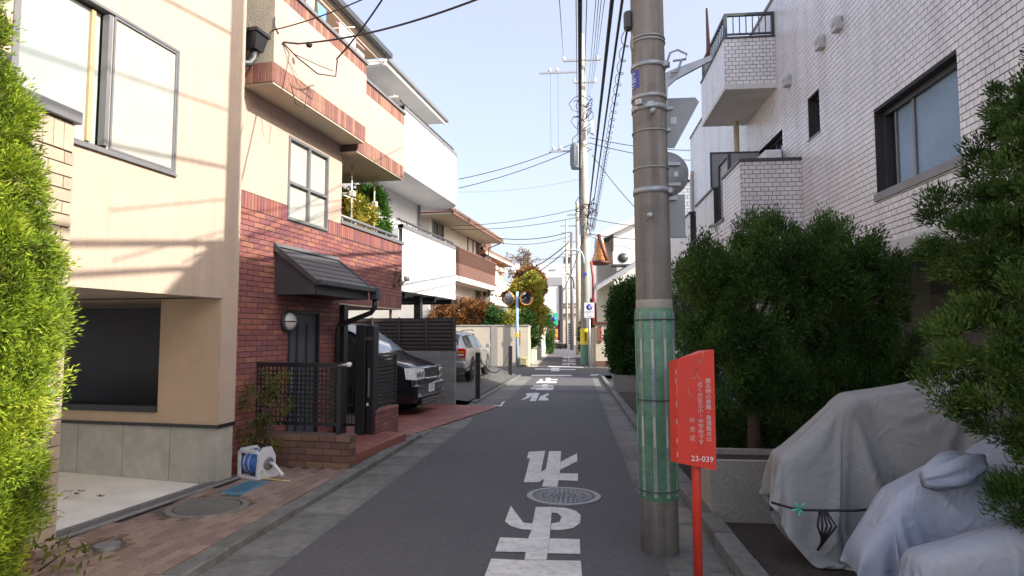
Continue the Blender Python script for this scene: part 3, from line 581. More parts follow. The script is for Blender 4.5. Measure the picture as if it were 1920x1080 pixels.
MB().tube([(-.9, 4.35, 2.03), (-1.4, 4.2, 1.78), (-1.6, 4.15, 1.6)], .035, 6).build('brace', BLACK, bh)

# ================================================================== cars
def car(name, label, cat, loc, rz, st, paint_, gls, side_windows, ws, rear, wheels, wr, extra=None):
    """st: stations (y, zb, zs, zr, hw, hr); ws/rear: station pairs spanned by front and rear screens"""
    c = thing(name, label, cat, loc, rz); ys = [s[0] for s in st]
    def ring(y):
        q = [np.interp(y, ys, [s[k] for s in st]) for k in range(1, 6)]; zb, zs, zr, hw, hr = q; d = zr-zs
        return [(hw*.90, zb), (hw*.985, zb+.07), (hw, zb+(zs-zb)*.45), (hw*.99, zs-.07), (hw*.965, zs), (hr+(hw*.965-hr)*.48, zs+d*.5), (hr, zs+d*.9), (hr*.86, zr-.002*d), (hr*.45, zr+.018), (0, zr+.022)]
    m = MB(); n = 19; vs = []
    for y in ys: rg = ring(y); vs += [(x, y, z) for x, z in rg]+[(-x, y, z) for x, z in rg[-2::-1]]
    fs = [(i*n+k, (i+1)*n+k, (i+1)*n+k+1, i*n+k+1) for i in range(len(ys)-1) for k in range(n-1)]+[(i*n, i*n+n-1, (i+1)*n+n-1, (i+1)*n) for i in range(len(ys)-1)]
    m.add(vs, fs, True); m.f += [tuple(range(n)), tuple((len(ys)-1)*n+k for k in range(n))[::-1]]; m.sm += [True]*2
    o = m.build('body', paint_, c); bm = bmesh.new(); bm.from_mesh(o.data); bmesh.ops.recalc_face_normals(bm, faces=bm.faces[:]); bm.to_mesh(o.data); bm.free()
    sm = o.modifiers.new('s', 'SUBSURF'); sm.levels = 2; sm.render_levels = 2
    def sidept(y, f, off, sg): # f 0 at belt .. 1 at roof edge
        rg = ring(y); a, b = rg[4], rg[6]; mid = rg[5]
        x, z = (a[0]+(mid[0]-a[0])*f*2, a[1]+(mid[1]-a[1])*f*2) if f < .5 else (mid[0]+(b[0]-mid[0])*(f*2-1), mid[1]+(b[1]-mid[1])*(f*2-1)); return (sg*(x+off), y, z)
    for sg in (1, -1):
        for poly in side_windows:
            P0 = [sidept(y, f, .012, sg) for y, f in poly]; MB().add(P0, [tuple(range(len(P0)))]).build('side_window', gls, c)
    for nm, (ya, yb, fa, fb) in (('windscreen', ws), ('rear_window', rear)):
        gl_ = SKYGLASS if (cat == 'van' and nm == 'windscreen') else gls
        vs = []; 
        for k in range(5):
            y = ya+(yb-ya)*(fa+(fb-fa)*k/4); rg = ring(y); zr = rg[9][1]
            for u in np.linspace(-1, 1, 7): T_ = [rg[9], rg[8], rg[7], rg[6]]; x = math.copysign(np.interp(abs(u), [0, .45, .86, 1], [q_[0] for q_ in T_])+.004, u); vs.append((x, y+.012, np.interp(abs(u), [0, .45, .86, 1], [q_[1] for q_ in T_])+.016))
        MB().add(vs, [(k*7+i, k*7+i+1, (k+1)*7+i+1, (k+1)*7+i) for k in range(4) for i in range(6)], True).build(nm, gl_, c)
    for y in wheels:
        for sg in (1, -1):
            hwid = np.interp(y, ys, [s[4] for s in st]); Mx = Matrix.Translation((sg*(hwid-.19), y, wr)) @ Matrix.Rotation(R(90)*sg, 4, 'Y')
            ar = MB().lathe([(0, .0), (wr+.055, .0), (wr+.055, .192)], 24, M=Mx); ar.build('wheel_arch', RUBBER, c)
            wl = MB().lathe([(wr*.62, .0), (wr*.97, .02), (wr, .06), (wr, .16), (wr*.97, .197), (wr*.66, .205)], 24, M=Mx).build('wheel', RUBBER, c)
            rm = MB().lathe([(wr*.66, .205), (wr*.62, .195), (wr*.60, .17), (0, .165)], 24, M=Mx)
            for k in range(8): rm.box(-.022, .022, .03, wr*.62, .166, .2, Mx @ Matrix.Rotation(k*math.pi/4, 4, 'Z'))
            rm.lathe([(.05, .166), (.05, .205), (0, .207)], 12, M=Mx); rm.build('rim', ALLOY, wl)
    if extra: extra(c, ring)
    return c
ALLOY = mat('alloy rim', (.50, .50, .51), .35, .05, metal=.7); BLACKP = mat('black car paint', (.008, .009, .016), .22, .05, 3, coat=.8); SILV = mat('silver car paint', (.33, .33, .325), .32, .04, 3, metal=.45, coat=.6)
CARG = glassmat('car glass', (.03, .04, .045), .03, spec=1.); HEADL = mat('headlamp lens', (.62, .63, .62), .08, .3, 25, coat=.8); REDL = mat('tail lamp red', (.55, .02, .02), .15, .1, 20, coat=.6); AMB = mat('tail lamp amber', (.75, .25, .03), .2); CHROME = mat('chrome', (.65, .66, .68), .15, .05, metal=1.)
SKYGLASS = mat('windscreen with painted sky', (.26, .33, .40), .08, .15, 3, spec=1., coat=.5)  # pale sky reflection painted into the van's windscreen colour; nothing behind the glass
PLATE = mat('number plate', (.72, .73, .71), .5, .02); NAVY = mat('plate print', (.03, .06, .14), .6)
def van_extra(c, ring):
    for sg in (1, -1):
        m = MB(); m.add([(sg*.79, 2.245, .73), (sg*.78, 2.215, .965), (sg*.44, 2.285, .95), (sg*.46, 2.295, .74), (sg*.872, 2.06, .75), (sg*.868, 2.02, .965)], [(0, 1, 2, 3), (4, 5, 1, 0)] if sg > 0 else [(3, 2, 1, 0), (0, 1, 5, 4)]); h = m.build('headlight', HEADL, c)
        for dx in (.55, .7): MB().lathe([(0, 0), (.06, 0), (.065, .012), (.05, .014), (0, .004)], 16, c=(sg*dx, 2.285-.12*abs(dx-.5), .85), M=Matrix.Rotation(R(-90), 4, 'X')).build('reflector', CHROME, h)
        B('fog_lamp', CHROME, c, *((sorted((sg*.62, sg*.78))[0], sorted((sg*.62, sg*.78))[1], 2.2, 2.285, .40, .48),))
        mr = MB().bbox(*sorted((sg*.88, sg*1.08)), 1.12, 1.24, 1.06, 1.26, b=.03).build('wing_mirror', BLACKP, c); B('mirror_glass', CHROME, mr, (*sorted((sg*.9, sg*1.06)), 1.115, 1.119, 1.08, 1.24))
    B('grille', BLACK, c, (-.42, .42, 2.22, 2.284, .74, .94)); 
    MB().tube([(-.43, 2.28, .95), (-.2, 2.295, .955), (.2, 2.295, .955), (.43, 2.28, .95)], .012, 6).build('grille_trim', CHROME, c); MB().tube([(-.40, 2.28, .745), (-.2, 2.297, .735), (.2, 2.297, .735), (.40, 2.28, .745)], .02, 6).build('grille_trim', CHROME, c)
    m = MB().box(-.045, -.03, 2.284, 2.297, .79, .90).box(.03, .045, 2.284, 2.297, .79, .90).box(-.03, .03, 2.284, 2.297, .835, .85); m.build('emblem', CHROME, c)
    B('bumper', BLACKP, c, (-.84, .84, 2.12, 2.28, .34, .66), b=.05); B('lower_intake', BLACK, c, (-.5, .5, 2.17, 2.256, .22, .36))
    for z in (.25, .30): B('intake_bar', CHROME, c, (-.48, .48, 2.252, 2.262, z, z+.012))
    B('bumper_strip', GREYM, c, (-.78, .78, 2.276, 2.286, .505, .515)); p = B('number_plate', PLATE, c, (-.165, .165, 2.282, 2.292, .45, .615)); 
    for q in ((-.05, -.035, .50, .57), (-.02, -.005, .50, .57), (.04, .055, .50, .57), (.07, .10, .50, .515), (.07, .1, .555, .57), (-.12, -.11, .50, .56), (-.06, .06, .585, .603)): B('plate_character', NAVY, p, (q[0], q[1], 2.292, 2.2935, q[2], q[3]))
    B('wiper', BLACK, c, (-.6, .55, 1.46, 1.5, 1.115, 1.14))
van_st = [(-2.28, .42, .95, 1.30, .78, .60), (-2.22, .25, 1.0, 1.72, .84, .66), (-2.0, .2, 1.02, 1.84, .855, .68), (-1.0, .2, 1.02, 1.88, .86, .69), (0, .2, 1.02, 1.88, .86, .69), (.55, .2, 1.02, 1.83, .86, .67), (.85, .2, 1.03, 1.70, .86, .66), (1.5, .2, 1.04, 1.16, .86, .74), (1.8, .2, 1.0, 1.10, .86, .74), (2.08, .22, .93, 1.02, .85, .72), (2.2, .25, .84, .93, .83, .70), (2.26, .34, .66, .74, .78, .62)]
vx, vy = LW(7.25, .20+2.27*1.09)
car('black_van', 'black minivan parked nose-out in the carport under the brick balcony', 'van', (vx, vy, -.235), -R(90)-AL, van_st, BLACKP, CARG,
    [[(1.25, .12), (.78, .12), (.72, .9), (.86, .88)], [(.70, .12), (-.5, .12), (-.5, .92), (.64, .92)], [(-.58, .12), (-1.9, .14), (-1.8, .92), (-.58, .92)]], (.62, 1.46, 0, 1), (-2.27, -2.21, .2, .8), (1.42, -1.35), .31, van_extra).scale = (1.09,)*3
def wag_extra(c, ring):
    for sg in (1, -1):
        t = B('tail_light', REDL, c, (*sorted((sg*.60, sg*.855)), -2.36, -2.16, .70, .98), b=.03); B('lamp_amber', AMB, t, (*sorted((sg*.62, sg*.80)), -2.366, -2.361, .84, .90)); B('lamp_white', HEADL, t, (*sorted((sg*.62, sg*.80)), -2.366, -2.361, .76, .81))
        MB().tube([(sg*.62, -1.9, 1.47), (sg*.63, -1.7, 1.525), (sg*.63, -.2, 1.545), (sg*.61, .1, 1.50)], .015, 6).build('roof_rail', DKGREY, c)
        MB().bbox(*sorted((sg*.90, sg*1.06)), .80, .90, .93, 1.08, b=.03).build('wing_mirror', SILV, c)
        B('side_moulding', SILV, c, (*sorted((sg*.885, sg*.90)), -1.0, 1.0, .48, .56))
        for y in (-.75, .35): B('door_handle', CHROME, c, (*sorted((sg*.862, sg*.885)), y, y+.16, .82, .85))
    B('rear_bumper', SILV, c, (-.86, .86, -2.44, -2.2, .36, .60), b=.05); B('number_plate', PLATE, c, (-.17, .17, -2.445, -2.43, .66, .82))
    B('tailgate_trim', CHROME, c, (-.55, .55, -2.42, -2.38, .86, .89))
wst = [(-2.36, .45, .80, .92, .80, .62), (-2.3, .28, .90, 1.05, .86, .62), (-2.15, .22, .93, 1.28, .87, .60), (-1.9, .2, .94, 1.44, .88, .61), (-1.3, .2, .93, 1.48, .885, .62), (-.4, .2, .93, 1.49, .89, .62), (.2, .2, .92, 1.44, .89, .61), (.95, .2, .91, 1.00, .885, .68), (1.5, .2, .86, .94, .88, .66), (2.1, .22, .74, .84, .84, .62), (2.35, .35, .62, .70, .74, .55)]
car('silver_wagon', 'silver estate car parked under the white balcony house behind the bollards', 'car', (-4.45, 23.2, -.02), R(-2), wst, SILV, CARG,
    [[(.62, .1), (-.28, .1), (-.28, .92), (.12, .92)], [(-.36, .1), (-1.15, .1), (-1.15, .92), (-.36, .92)], [(-1.22, .1), (-2.0, .12), (-1.85, .88), (-1.22, .92)]], (.22, .93, 0, 1), (-2.28, -1.95, 0, 1), (1.4, -1.35), .33, wag_extra)
bpy.data.objects['silver_wagon'].scale = (1.09,)*3

# ================================================================== block wall with slatted fence, parking lot, bollards
bw = Lthing('block_wall', 'grey concrete block wall between the carport and the parking lot', 'wall', 9.0, 0, -.3)
B('core', CONC, bw, (-6.0, -.195, .012, .12, -.1, 1.33))
bk = MB().bbox(-.195, .195, -.0, .13, -.095, .095, b=.005).mesh('block'); bk.materials.append(mat('grey block', (.27, .265, .25), .9, .12, 8, .3, 50, stain=.45, rnd=.2))
for j in range(7):
    for i in range(7):
        o = link('block', bk, None, bw, (-.385-.4*i-(.2 if j % 2 else 0)+.0, 0, .095+.2*j)); 
    if j % 2: B('half_block', MATS['grey block'], bw, (-.38, -.19, 0, .13, .0+.2*j, .19+.2*j), b=.005)
sf = Lthing('slatted_screen_fence', 'dark brown horizontal slat screen on top of the grey block wall', 'fence', 9.06, 0, 1.05)
for k in range(5): B('post', WOODD, sf, (-.25-.75*k, -.21-.75*k, -.03, .01, -.05, .92))
B('back_board', BLACK, sf, (-3.4, -.2, .0505, .06, .0, .9))
for k in range(9): B('slat', WOODD, sf, (-3.4, -.2, .012, .03, .02+.098*k, .02+.098*k+.068))
for nm, P0, z in (('parking_lot', [(-2.80, 16.5, -.21), (-2.82, 31.2, -.48), (-4.0, 31.2, -.42), (-4.0, 16.2, -.06)], 0), ('parking_bay', [(-4.0, 16.2, -.06), (-4.0, 31.2, -.42), (-14, 31.2, -.2), (-14, 17, .0)], 0)):
    m = MB(); m.add(P0, [(0, 1, 2, 3)]); o = struct(m.build(nm, ASPH2))
lot = bpy.data.objects['parking_bay'].data; lot.vertices[1].co.z = -.1; bpy.data.objects['parking_lot'].data.vertices[2].co.z = -.1
B1 = G(896, 745, .10); B2 = G(957, 703, .10)
for k, (p, h, lab) in enumerate(((B1, 1.25, 'nearer square dark bollard on the parking lot edge'), (B2, 1.36, 'farther square dark bollard on the parking lot edge'))):
    o = thing('bollard', lab, 'bollard', (p[0], p[1], p[2]-.03), 0, 'bollards with chain'); r = .062 if k == 0 else .085
    MB().bbox(-r, r, -r, r, 0, h, b=.012).build('shaft', BLACK, o); MB().tube([(r, 0, h-.15), (r+.03, 0, h-.17), (r+.02, 0, h-.21)], .008, 6).build('eye', STEEL, o)
a = Vector(B1)+Vector((.06, .05, 1.0)); b = Vector(B2)+Vector((-.06, -.05, 1.1)); m = MB(); N_ = 60; pts = []
for i in range(N_+1): f = i/N_; p = a.lerp(b, f); p.z -= 1.0*4*f*(1-f)*.62; pts.append(p)
for i in range(0, N_): m.tube([pts[i], pts[i]*.35+pts[i+1]*.65, pts[i+1]], [.012, .022, .012], 5, smooth=False)
tag(m.build('chain', CABLE), 'dark chain sagging between the two square bollards', 'chain')
a0 = Vector(B1)+Vector((-.06, 0, 1.0)); pe = Vector((-3.9, 17.2, .55)); m = MB(); pts = [a0.lerp(pe, i/16)-Vector((0, 0, .5*4*(i/16)*(1-i/16)*.5)) for i in range(17)]; m.tube(pts, .014, 5)
tag(m.build('side_chain', CABLE), 'dark chain from the nearer bollard towards the block wall', 'chain')

# ================================================================== white balcony house
wb = Lthing('white_house', 'white stucco house with two long curved-end balconies beyond the brick house', 'house', 0, 0, 0)
TW = -1.6; S1_ = 14.3
def slab(z0, z1, xo=0., x1=None):                 # balcony plan with rounded street corner
    P0 = [(-6, 8.9), (TW+xo, 8.9), (TW+xo, S1_-.9)]
    for k in range(9): a = k/8*math.pi/2; P0.append((TW+xo-.9+.9*math.cos(a), S1_-.9+(.9+xo)*math.sin(a)))
    P0.append((-6, S1_+xo)); return P0
def parapet(name, z0, z1, mt, th=.12, xo=0.):
    a = slab(0, 0, xo)[1:]; b = slab(0, 0, xo-th)[1:]; n = len(a); vs = [(x, y, z0) for x, y in a]+[(x, y, z1) for x, y in a]+[(x, y, z0) for x, y in b]+[(x, y, z1) for x, y in b]
    fs = []
    for i in range(n-1): fs += [(i, i+1, n+i+1, n+i), (2*n+i+1, 2*n+i, 3*n+i, 3*n+i+1), (n+i, n+i+1, 3*n+i+1, 3*n+i), (i+1, i, 2*n+i, 2*n+i+1)]
    return MB().add(vs, fs).build(name, mt, wb)
for z0, z1, fl in ((5.84, 7.46, 'upper'), (2.67, 4.30, 'lower')):
    MB().prism(slab(0, 0, -.004), z0-.02, z0+.2).build('balcony_slab', WHITEW, wb); o = parapet('balcony_wall', z0, z1, WHITEW); parapet('coping', z1+.001, z1+.10, GREYM, .16, .02)
    pts = [(x-.06, y-.03, z1+.23) for x, y in slab(0, 0, -.03)[1:-1]]; MB().tube(pts, .03, 6).build('hand_rail', DKGREY, wb)
    for k in range(0, 12): f = k/11; MB().tube([(TW-.07, 9+4.4*f, z1+.1), (TW-.07, 9+4.4*f, z1+.22)], .012, 5).build('rail_post', DKGREY, wb)
for z0, z1 in ((5.84, 7.46), (2.67, 4.30)):
    B('balcony_side', WHITEW, wb, (-6, TW-.13, 8.9, 9.0, z0, z1))
    for k in range(5): B('panel_joint', GREYM, wb, (TW-.004, TW+.003, 9.6+.85*k, 9.612+.85*k, z0+.02, z1-.01))
MB().tube([(-2.83, 13.4, 2.7), (-2.83, 13.4, 8.5)], .045, 8).build('drain_pipe', GREYM, wb)
B('body_wall', WHITEW, wb, (-8, -2.9, 9.0, 13.7, 2.68, 8.55)); B('post', BLACK, wb, (-2.15, -1.95, 11.2, 11.4, -.1, 2.65)); B('post', mat('rust steel', (.16, .07, .04), .8), wb, (-2.5, -2.44, 10.2, 10.26, -.1, 2.65)); B('ground_wall', WHITEW, wb, (-8, -6.0, 9.2, 14, -.1, 2.64))
B('beam', BLACK, wb, (-6, TW-.15, 9.5, 9.62, 2.5, 2.645), (-6, TW-.15, 11.9, 12.02, 2.5, 2.645), (-6, TW-.15, 13.6, 13.72, 2.5, 2.645))
window(wb, -2.9, 9.7, 11.1, 5.95, 7.95, GREYM, GLASSD); window(wb, -2.9, 11.6, 13.2, 3.0, 5.1, GREYM, GLASSD); window(wb, -2.9, 11.4, 13.0, 7.6, 8.4, GREYM, GLASSD)
rf = B('roof', WHITE, wb, (-8, -2.0, 8.6, 13.4, 8.6, 8.72)); B('fascia', WHITE, rf, (-2.0, -1.94, 8.5, 13.45, 8.52, 8.76)); B('eave_soffit', WHITEW, rf, (-2.9, -2.02, 8.62, 13.38, 8.56, 8.599)); B('gutter', GREYM, rf, (-1.939, -1.86, 8.5, 13.5, 8.62, 8.71))
for y in (9.9, 12.6):
    m = MB().box(-2.9, -2.2, y-.02, y+.02, 8.2, 8.24)
    for k in range(5): m.lathe([(.035, -.01), (.035, .01)], 8, c=(-2.3-.12*k, y, 8.24), M=Matrix.Rotation(R(90), 4, 'X'))
    m.build('clothes_bracket', WHITE, wb)
sc_ = Lthing('wall_camera', 'small grey security lamp on the wall of the white house', 'lamp', 8.85, 1.45, 2.9)
MB().bbox(-.05, .05, -.1, .1, 0, .12, b=.02).build('head', GREYM, sc_); MB().tube([(-.2, 0, -.1), (0, 0, .02)], .02, 6).build('arm', GREYM, sc_)
# ================================================================== white tiled apartment block on the right
ap = thing('tiled_apartment_block', 'apartment block faced with white rectangular tiles and dark joints', 'apartment block', (3.48, 0, 0))
XB = 2.56-3.48; ZB = 2.60; ZT = 7.42
WIN = (6.03, 7.66, 3.15, 4.15); SW = (9.27, 9.72, 4.46, 5.06); BWn = (10.9, 12.3, 4.27, 5.0)
# roof steps down in a slant towards the camera end (out of frame)
MB().wall(3.6, 19.35, ZB, ZT, .008, .3, [WIN, SW, BWn]).build('main_wall', GROUT, ap)
MB().prism([(.8, ZB), (3.6, ZB), (3.6, ZT), (2.2, 6.3), (.8, 5.0)], .008, .3, 0).build('near_wall', GROUT, ap)
MB().prism([(.8, ZB), (19.35, ZB), (19.35, ZT-.02), (3.6, ZT-.02), (2.2, 6.28), (.8, 4.98)], .8, 9., 0).build('block_body', GROUT, ap)
B('parapet_cap', CONC, ap, (-.02, .9, 3.6, 19.37, ZT, ZT+.05))
B('far_end_wall', GROUT, ap, (.3, .8, 19.2, 19.34, ZB, ZT-.02)); B('floor_beam', CONCL, ap, (-.03, .9, .8, 19.3, 2.46, 2.595)); B('slab', CONC, ap, (-.02, 9, .8, 19.3, 2.40, 2.458))
T = Pieces(ap, 'tile', TILEW, .1095, .0615, .117, .069, .006)
hol = lambda o, *W: [(h[0]-o, h[1]-o, h[2]-ZB, h[3]-ZB) for h in W]
T.face((.008, 3.6, ZB), (0, 1, 0), (-1, 0, 0), 15.75, ZT-ZB-.01, hol(3.6, WIN, SW, BWn)+[(10.05-3.6, 16-3.6, 0, 4.2-ZB), (11.13-3.6, 13.1-3.6, 5.85-ZB, 6.73-ZB), (0, 20, 3.0-ZB, 3.025-ZB), (0, 20, 5.95-ZB, 5.975-ZB)])
# lower projecting bay
MB().wall(10.068, 19.0, ZB, 4.24, XB+.008, XB+.16, [(11.22, 12.0, 3.55, 4.24), (13.72, 14.45, 3.57, 4.24)]).build('bay_wall', GROUT, ap); B('bay_front', GROUT, ap, (XB+.009, .007, 10.058, 10.067, ZB, 4.24)); B('bay_underside', CONC, ap, (XB+.01, .007, 10.06, 19, ZB-.05, ZB-.002)); B('bay_floor', CONC, ap, (XB+.16, .007, 10.2, 19, 3.2, 3.3))
T.face((XB+.008, 10.062, ZB), (0, 1, 0), (-1, 0, 0), 8.95, 1.64, [(11.22-10.05, 12-10.05, .95, 9), (13.72-10.05, 14.45-10.05, .97, 9), (0, 9, 3.13-ZB, 3.155-ZB)])
T.face((.0, 10.058, ZB), (-1, 0, 0), (0, -1, 0), -XB, 1.64, phase=.2)
for y0, y1 in ((10.03, 11.24), (11.98, 13.74), (14.43, 19.0)): B('bay_coping', DKGREY, ap, (XB-.02, XB+.19, y0, y1, 4.241, 4.29), b=.004)
B('bay_coping', DKGREY, ap, (XB+.19, .006, 10.03, 10.22, 4.241, 4.29), b=.004)
GP = mat('grey panel', (.33, .33, .35), .5, .05, 3)
for y0, y1 in ((11.22, 12.0), (13.72, 14.45)): window(ap, XB+.1, y0, y1, 3.57, 4.7 if y0 < 12 else 4.22, DKGREY, GP, 1, .05, .04, face=-1); B('sill', DKGREY, ap, (XB-.02, XB+.12, y0-.02, y1+.02, 3.52, 3.565))
pb_ = B('partition_board', GP, ap, (XB+.05, .0, 12.3, 12.33, 4.29, 5.0)); B('partition_frame', DKGREY, pb_, (XB+.02, XB+.05, 12.29, 12.34, 4.29, 5.03), (XB+.05, 0, 12.29, 12.34, 5.0, 5.03))
# upper balcony
X2 = 2.61-3.48
MB().wall(11.148, 13.15, 5.90, 6.72, X2+.008, X2+.14, []).build('balcony_wall', GROUT, ap); B('balcony_wall_front', GROUT, ap, (X2+.009, .007, 11.138, 11.147, 5.90, 6.72)); B('balcony_slab', CONCL, ap, (X2-.0, .007, 11.12, 13.16, 5.81, 5.898))
T.face((X2+.008, 11.142, 5.90), (0, 1, 0), (-1, 0, 0), 2.02, .82); T.face((.0, 11.138, 5.90), (-1, 0, 0), (0, -1, 0), -X2, .82, phase=.2)
B('balcony_coping', DKGREY, ap, (X2-.02, X2+.17, 11.11, 13.16, 6.721, 6.75), (X2+.17, .006, 11.11, 11.29, 6.721, 6.75))
rl = MB().box(X2+.02, X2+.07, 11.15, 13.14, 7.14, 7.19).box(X2+.07, .0, 11.15, 11.2, 7.14, 7.19).box(X2+.03, X2+.06, 11.2, 13.1, 6.80, 6.83).box(X2+.07, 0, 11.16, 11.19, 6.80, 6.83).build('balcony_railing', DKGREY, ap)
for k in range(16): B('baluster', DKGREY, rl, (X2+.035, X2+.055, 11.2+.125*k, 11.215+.125*k, 6.83, 7.14))
for k in range(7): B('baluster', DKGREY, rl, (X2+.17+.11*k, X2+.185+.11*k, 11.165, 11.185, 6.83, 7.14))
for q in ((X2+.02, X2+.07, 11.15, 11.2), (-.05, -.0, 11.15, 11.2), (X2+.02, X2+.07, 13.1, 13.15)): B('railing_post', DKGREY, rl, (*q, 6.75, 7.14))
MB().tube([(X2+.62, 12.9, 4.0), (X2+.62, 12.9, 5.81)], .055, 12).build('drain_pipe', SOFFIT, ap)
T.done()
# openings
wo = MB(); 
for q in ((6.03, 6.09, 3.15, 4.15), (7.6, 7.66, 3.15, 4.15), (6.09, 7.6, 4.09, 4.15)): wo.box(.10, .19, *q)
wn = wo.build('window', DKGREY, ap); B('sill', GREYM, wn, (-.02, .19, 6.0, 7.69, 3.10, 3.19)); B('sash', GREYM, wn, (.13, .17, 6.09, 6.12, 3.19, 4.09), (.12, .16, 7.02, 7.06, 3.19, 4.09), (.13, .17, 7.42, 7.45, 3.19, 4.09)); B('pane', GLASSF, wn, (.145, .15, 6.12, 7.03, 3.19, 4.09)); B('pane', GLASSF, wn, (.155, .16, 7.05, 7.43, 3.19, 4.09)); B('dark_gap', BLACK, wn, (.17, .19, 7.45, 7.6, 3.19, 4.09))
window(ap, .12, SW[0], SW[1], SW[2], SW[3], DKGREY, GLASSD, 1, .06, .03, face=-1); B('sill', GREYM, ap, (-.01, .15, SW[0]-.02, SW[1]+.02, SW[2]-.03, SW[2]-.002))
window(ap, .12, BWn[0], BWn[1], BWn[2], BWn[3], DKGREY, GLASSD, 2, .06, .04, face=-1); B('aircon_unit', WHITE, ap, (-.34, -.06, 10.75, 11.35, 4.3, 4.62), b=.02)
VENT = mat('vent hood', (.5, .5, .5), .45, .06)
for y, z in ((8.48, 5.66), (9.06, 5.68), (10.47, 5.70)):
    M = Matrix.Translation((.0, y, z)) @ Matrix.Rotation(R(-90), 4, 'Y'); v = MB()
    v.lathe([(.085, -.01), (.085, .05), (.075, .085), (.05, .105), (0, .11)], 18, M=M); v.box(-.09, 0, y-.08, y+.08, z-.12, z-.01); v.build('vent_hood', VENT, ap)
MB().tube([(-.05, 19.0, 2.6), (-.05, 19.0, 6.2), (-.02, 19.0, 6.35)], .05, 8).build('rain_pipe', VENT, ap)
# second wing farther along and under-building columns
a2 = thing('rear_tiled_wing', 'farther bluish tiled wing of flats seen right of the utility pole', 'apartment block', (4.3, 27.5, gz(30)))
B('wall', GROUT, a2, (0, 9, 0, 5.5, 0, 8.6)); P = Pieces(a2, 'tile', mat('blue grey tile', (.42, .44, .50), .4, .06, 9, rnd=.12), .26, .13, .275, .145, .01, 260); P.face((9, 0, 4.6), (-1, 0, 0), (0, -1, 0), 9, 3.9); P.done(); B('parapet', CONCL, a2, (-.1, 9, -.1, 5.6, 8.6, 8.9))
PIL = mat('pilotis concrete', (.4, .38, .33), .9, .1, 4, stain=.3)
for k, y in enumerate((4.4, 9.2, 14., 18.8)): B('column', PIL, ap, (.9, 1.25, y-.18, y+.18, -.35, 2.4))
B('ground_floor_wall', PIL, ap, (4.2, 4.4, 1.0, 19, -.35, 2.4)); B('meter_board', SOFFIT, ap, (4.1, 4.19, 5.5, 6.2, .4, 1.6)); B('ground_door', GREYM, ap, (4.14, 4.19, 8.2, 9.0, -.2, 1.8))

# ================================================================== near utility pole with its fittings
PC = mat('weathered pole concrete', (.25, .228, .20), .92, .25, 5, .5, 60, stain=.4, sscale=2.5, streak=.55)
PX0, PY0 = .635, 5.12; pz = gz(PY0)
up_ = thing('utility_pole', 'thick weathered concrete utility pole with green guard wrap at the kerb', 'utility pole', (PX0, PY0, pz)); up_.rotation_euler = (0, R(-.55), 0)
MB().tube([(0, 0, -.3), (0, 0, 1.9), (0, 0, 11)], [.145, .141, .105], 40).build('shaft', PC, up_)
MB().lathe([(.1425, 1.865), (.1435, 1.87), (.1432, 1.93), (.142, 1.935)], 40).build('wrap_collar', mat('grey collar', (.34, .32, .28), .8, .15, 10), up_)
GW = mat('green guard sheet', (.11, .245, .155), .55, .25, 14, .25, 60, stain=.4, sscale=4)
wrp = MB().lathe([(.1445, .40), (.151, .405), (.150, 1.15), (.149, 1.862), (.1445, 1.866)], 48).build('guard_wrap', GW, up_)
YS = mat('faded reflective strip', (.27, .33, .32), .5, .2, 30, stain=.3, sscale=10); DOT = mat('strip stud', (.48, .48, .43), .5); DOTD = mat('strip hole', (.10, .13, .11), .7)
for k in range(10):
    a = -math.pi/2+(k-4.4)*.63; M = Matrix.Rotation(a, 4, 'Z'); so_ = MB().box(.1515, .1545, -.0125, .0125, .43, 1.84, M).build('guard_strip', YS, wrp); dm = MB(); dd = MB()
    for j in range(60):
        z = .45+.0228*j; lit = (j % 26) > 15; (dm if lit else dd).box(.1545, .156, -.0035, .0035, z, z+.009, M)
        if lit: dm.box(.1544, .1549, -.009, .009, z-.006, z+.0155, M)
    stuff(dm.build('strip_studs', DOT, so_)); stuff(dd.build('strip_holes', DOTD, so_))
for z in (.47, 1.16, 1.78): MB().lathe([(.155, z-.006), (.158, z-.004), (.158, z+.004), (.155, z+.006)], 40).build('tie_band', DKGREY, wrp)
for z, hgt in ((2.80, .045), (3.47, .045), (3.56, .03), (3.82, .035), (2.98, .008), (3.28, .008), (4.02, .01), (4.05, .01)):
    r = np.interp(z, [1.9, 11], [.141, .105])+.003; MB().lathe([(r, z-hgt/2), (r+.005, z-hgt/2), (r+.005, z+hgt/2), (r, z+hgt/2)], 40).build('steel_band', STEEL, up_)
for z, a in ((2.58, -1.75), (3.40, -1.55), (5.3, -1.6)):
    M = Matrix.Rotation(a, 4, 'Z'); MB().tube([M @ Vector((.12, 0, z)), M @ Vector((.21, 0, z))], .011, 10).lathe([(.024, .2), (.024, .215), (0, .217)], 12, c=(0, 0, z), M=M @ Matrix.Rotation(R(90), 4, 'Y')).build('step_bolt', STEEL, up_)
for z, a in ((3.82, -.5), (3.47, -1.6), (3.5, -2.2), (2.8, -.3)):
    M = Matrix.Rotation(a, 4, 'Z'); MB().bbox(.125, .175, -.03, .03, z-.025, z+.025, b=.006, M=M).build('band_clamp', STEEL, up_)
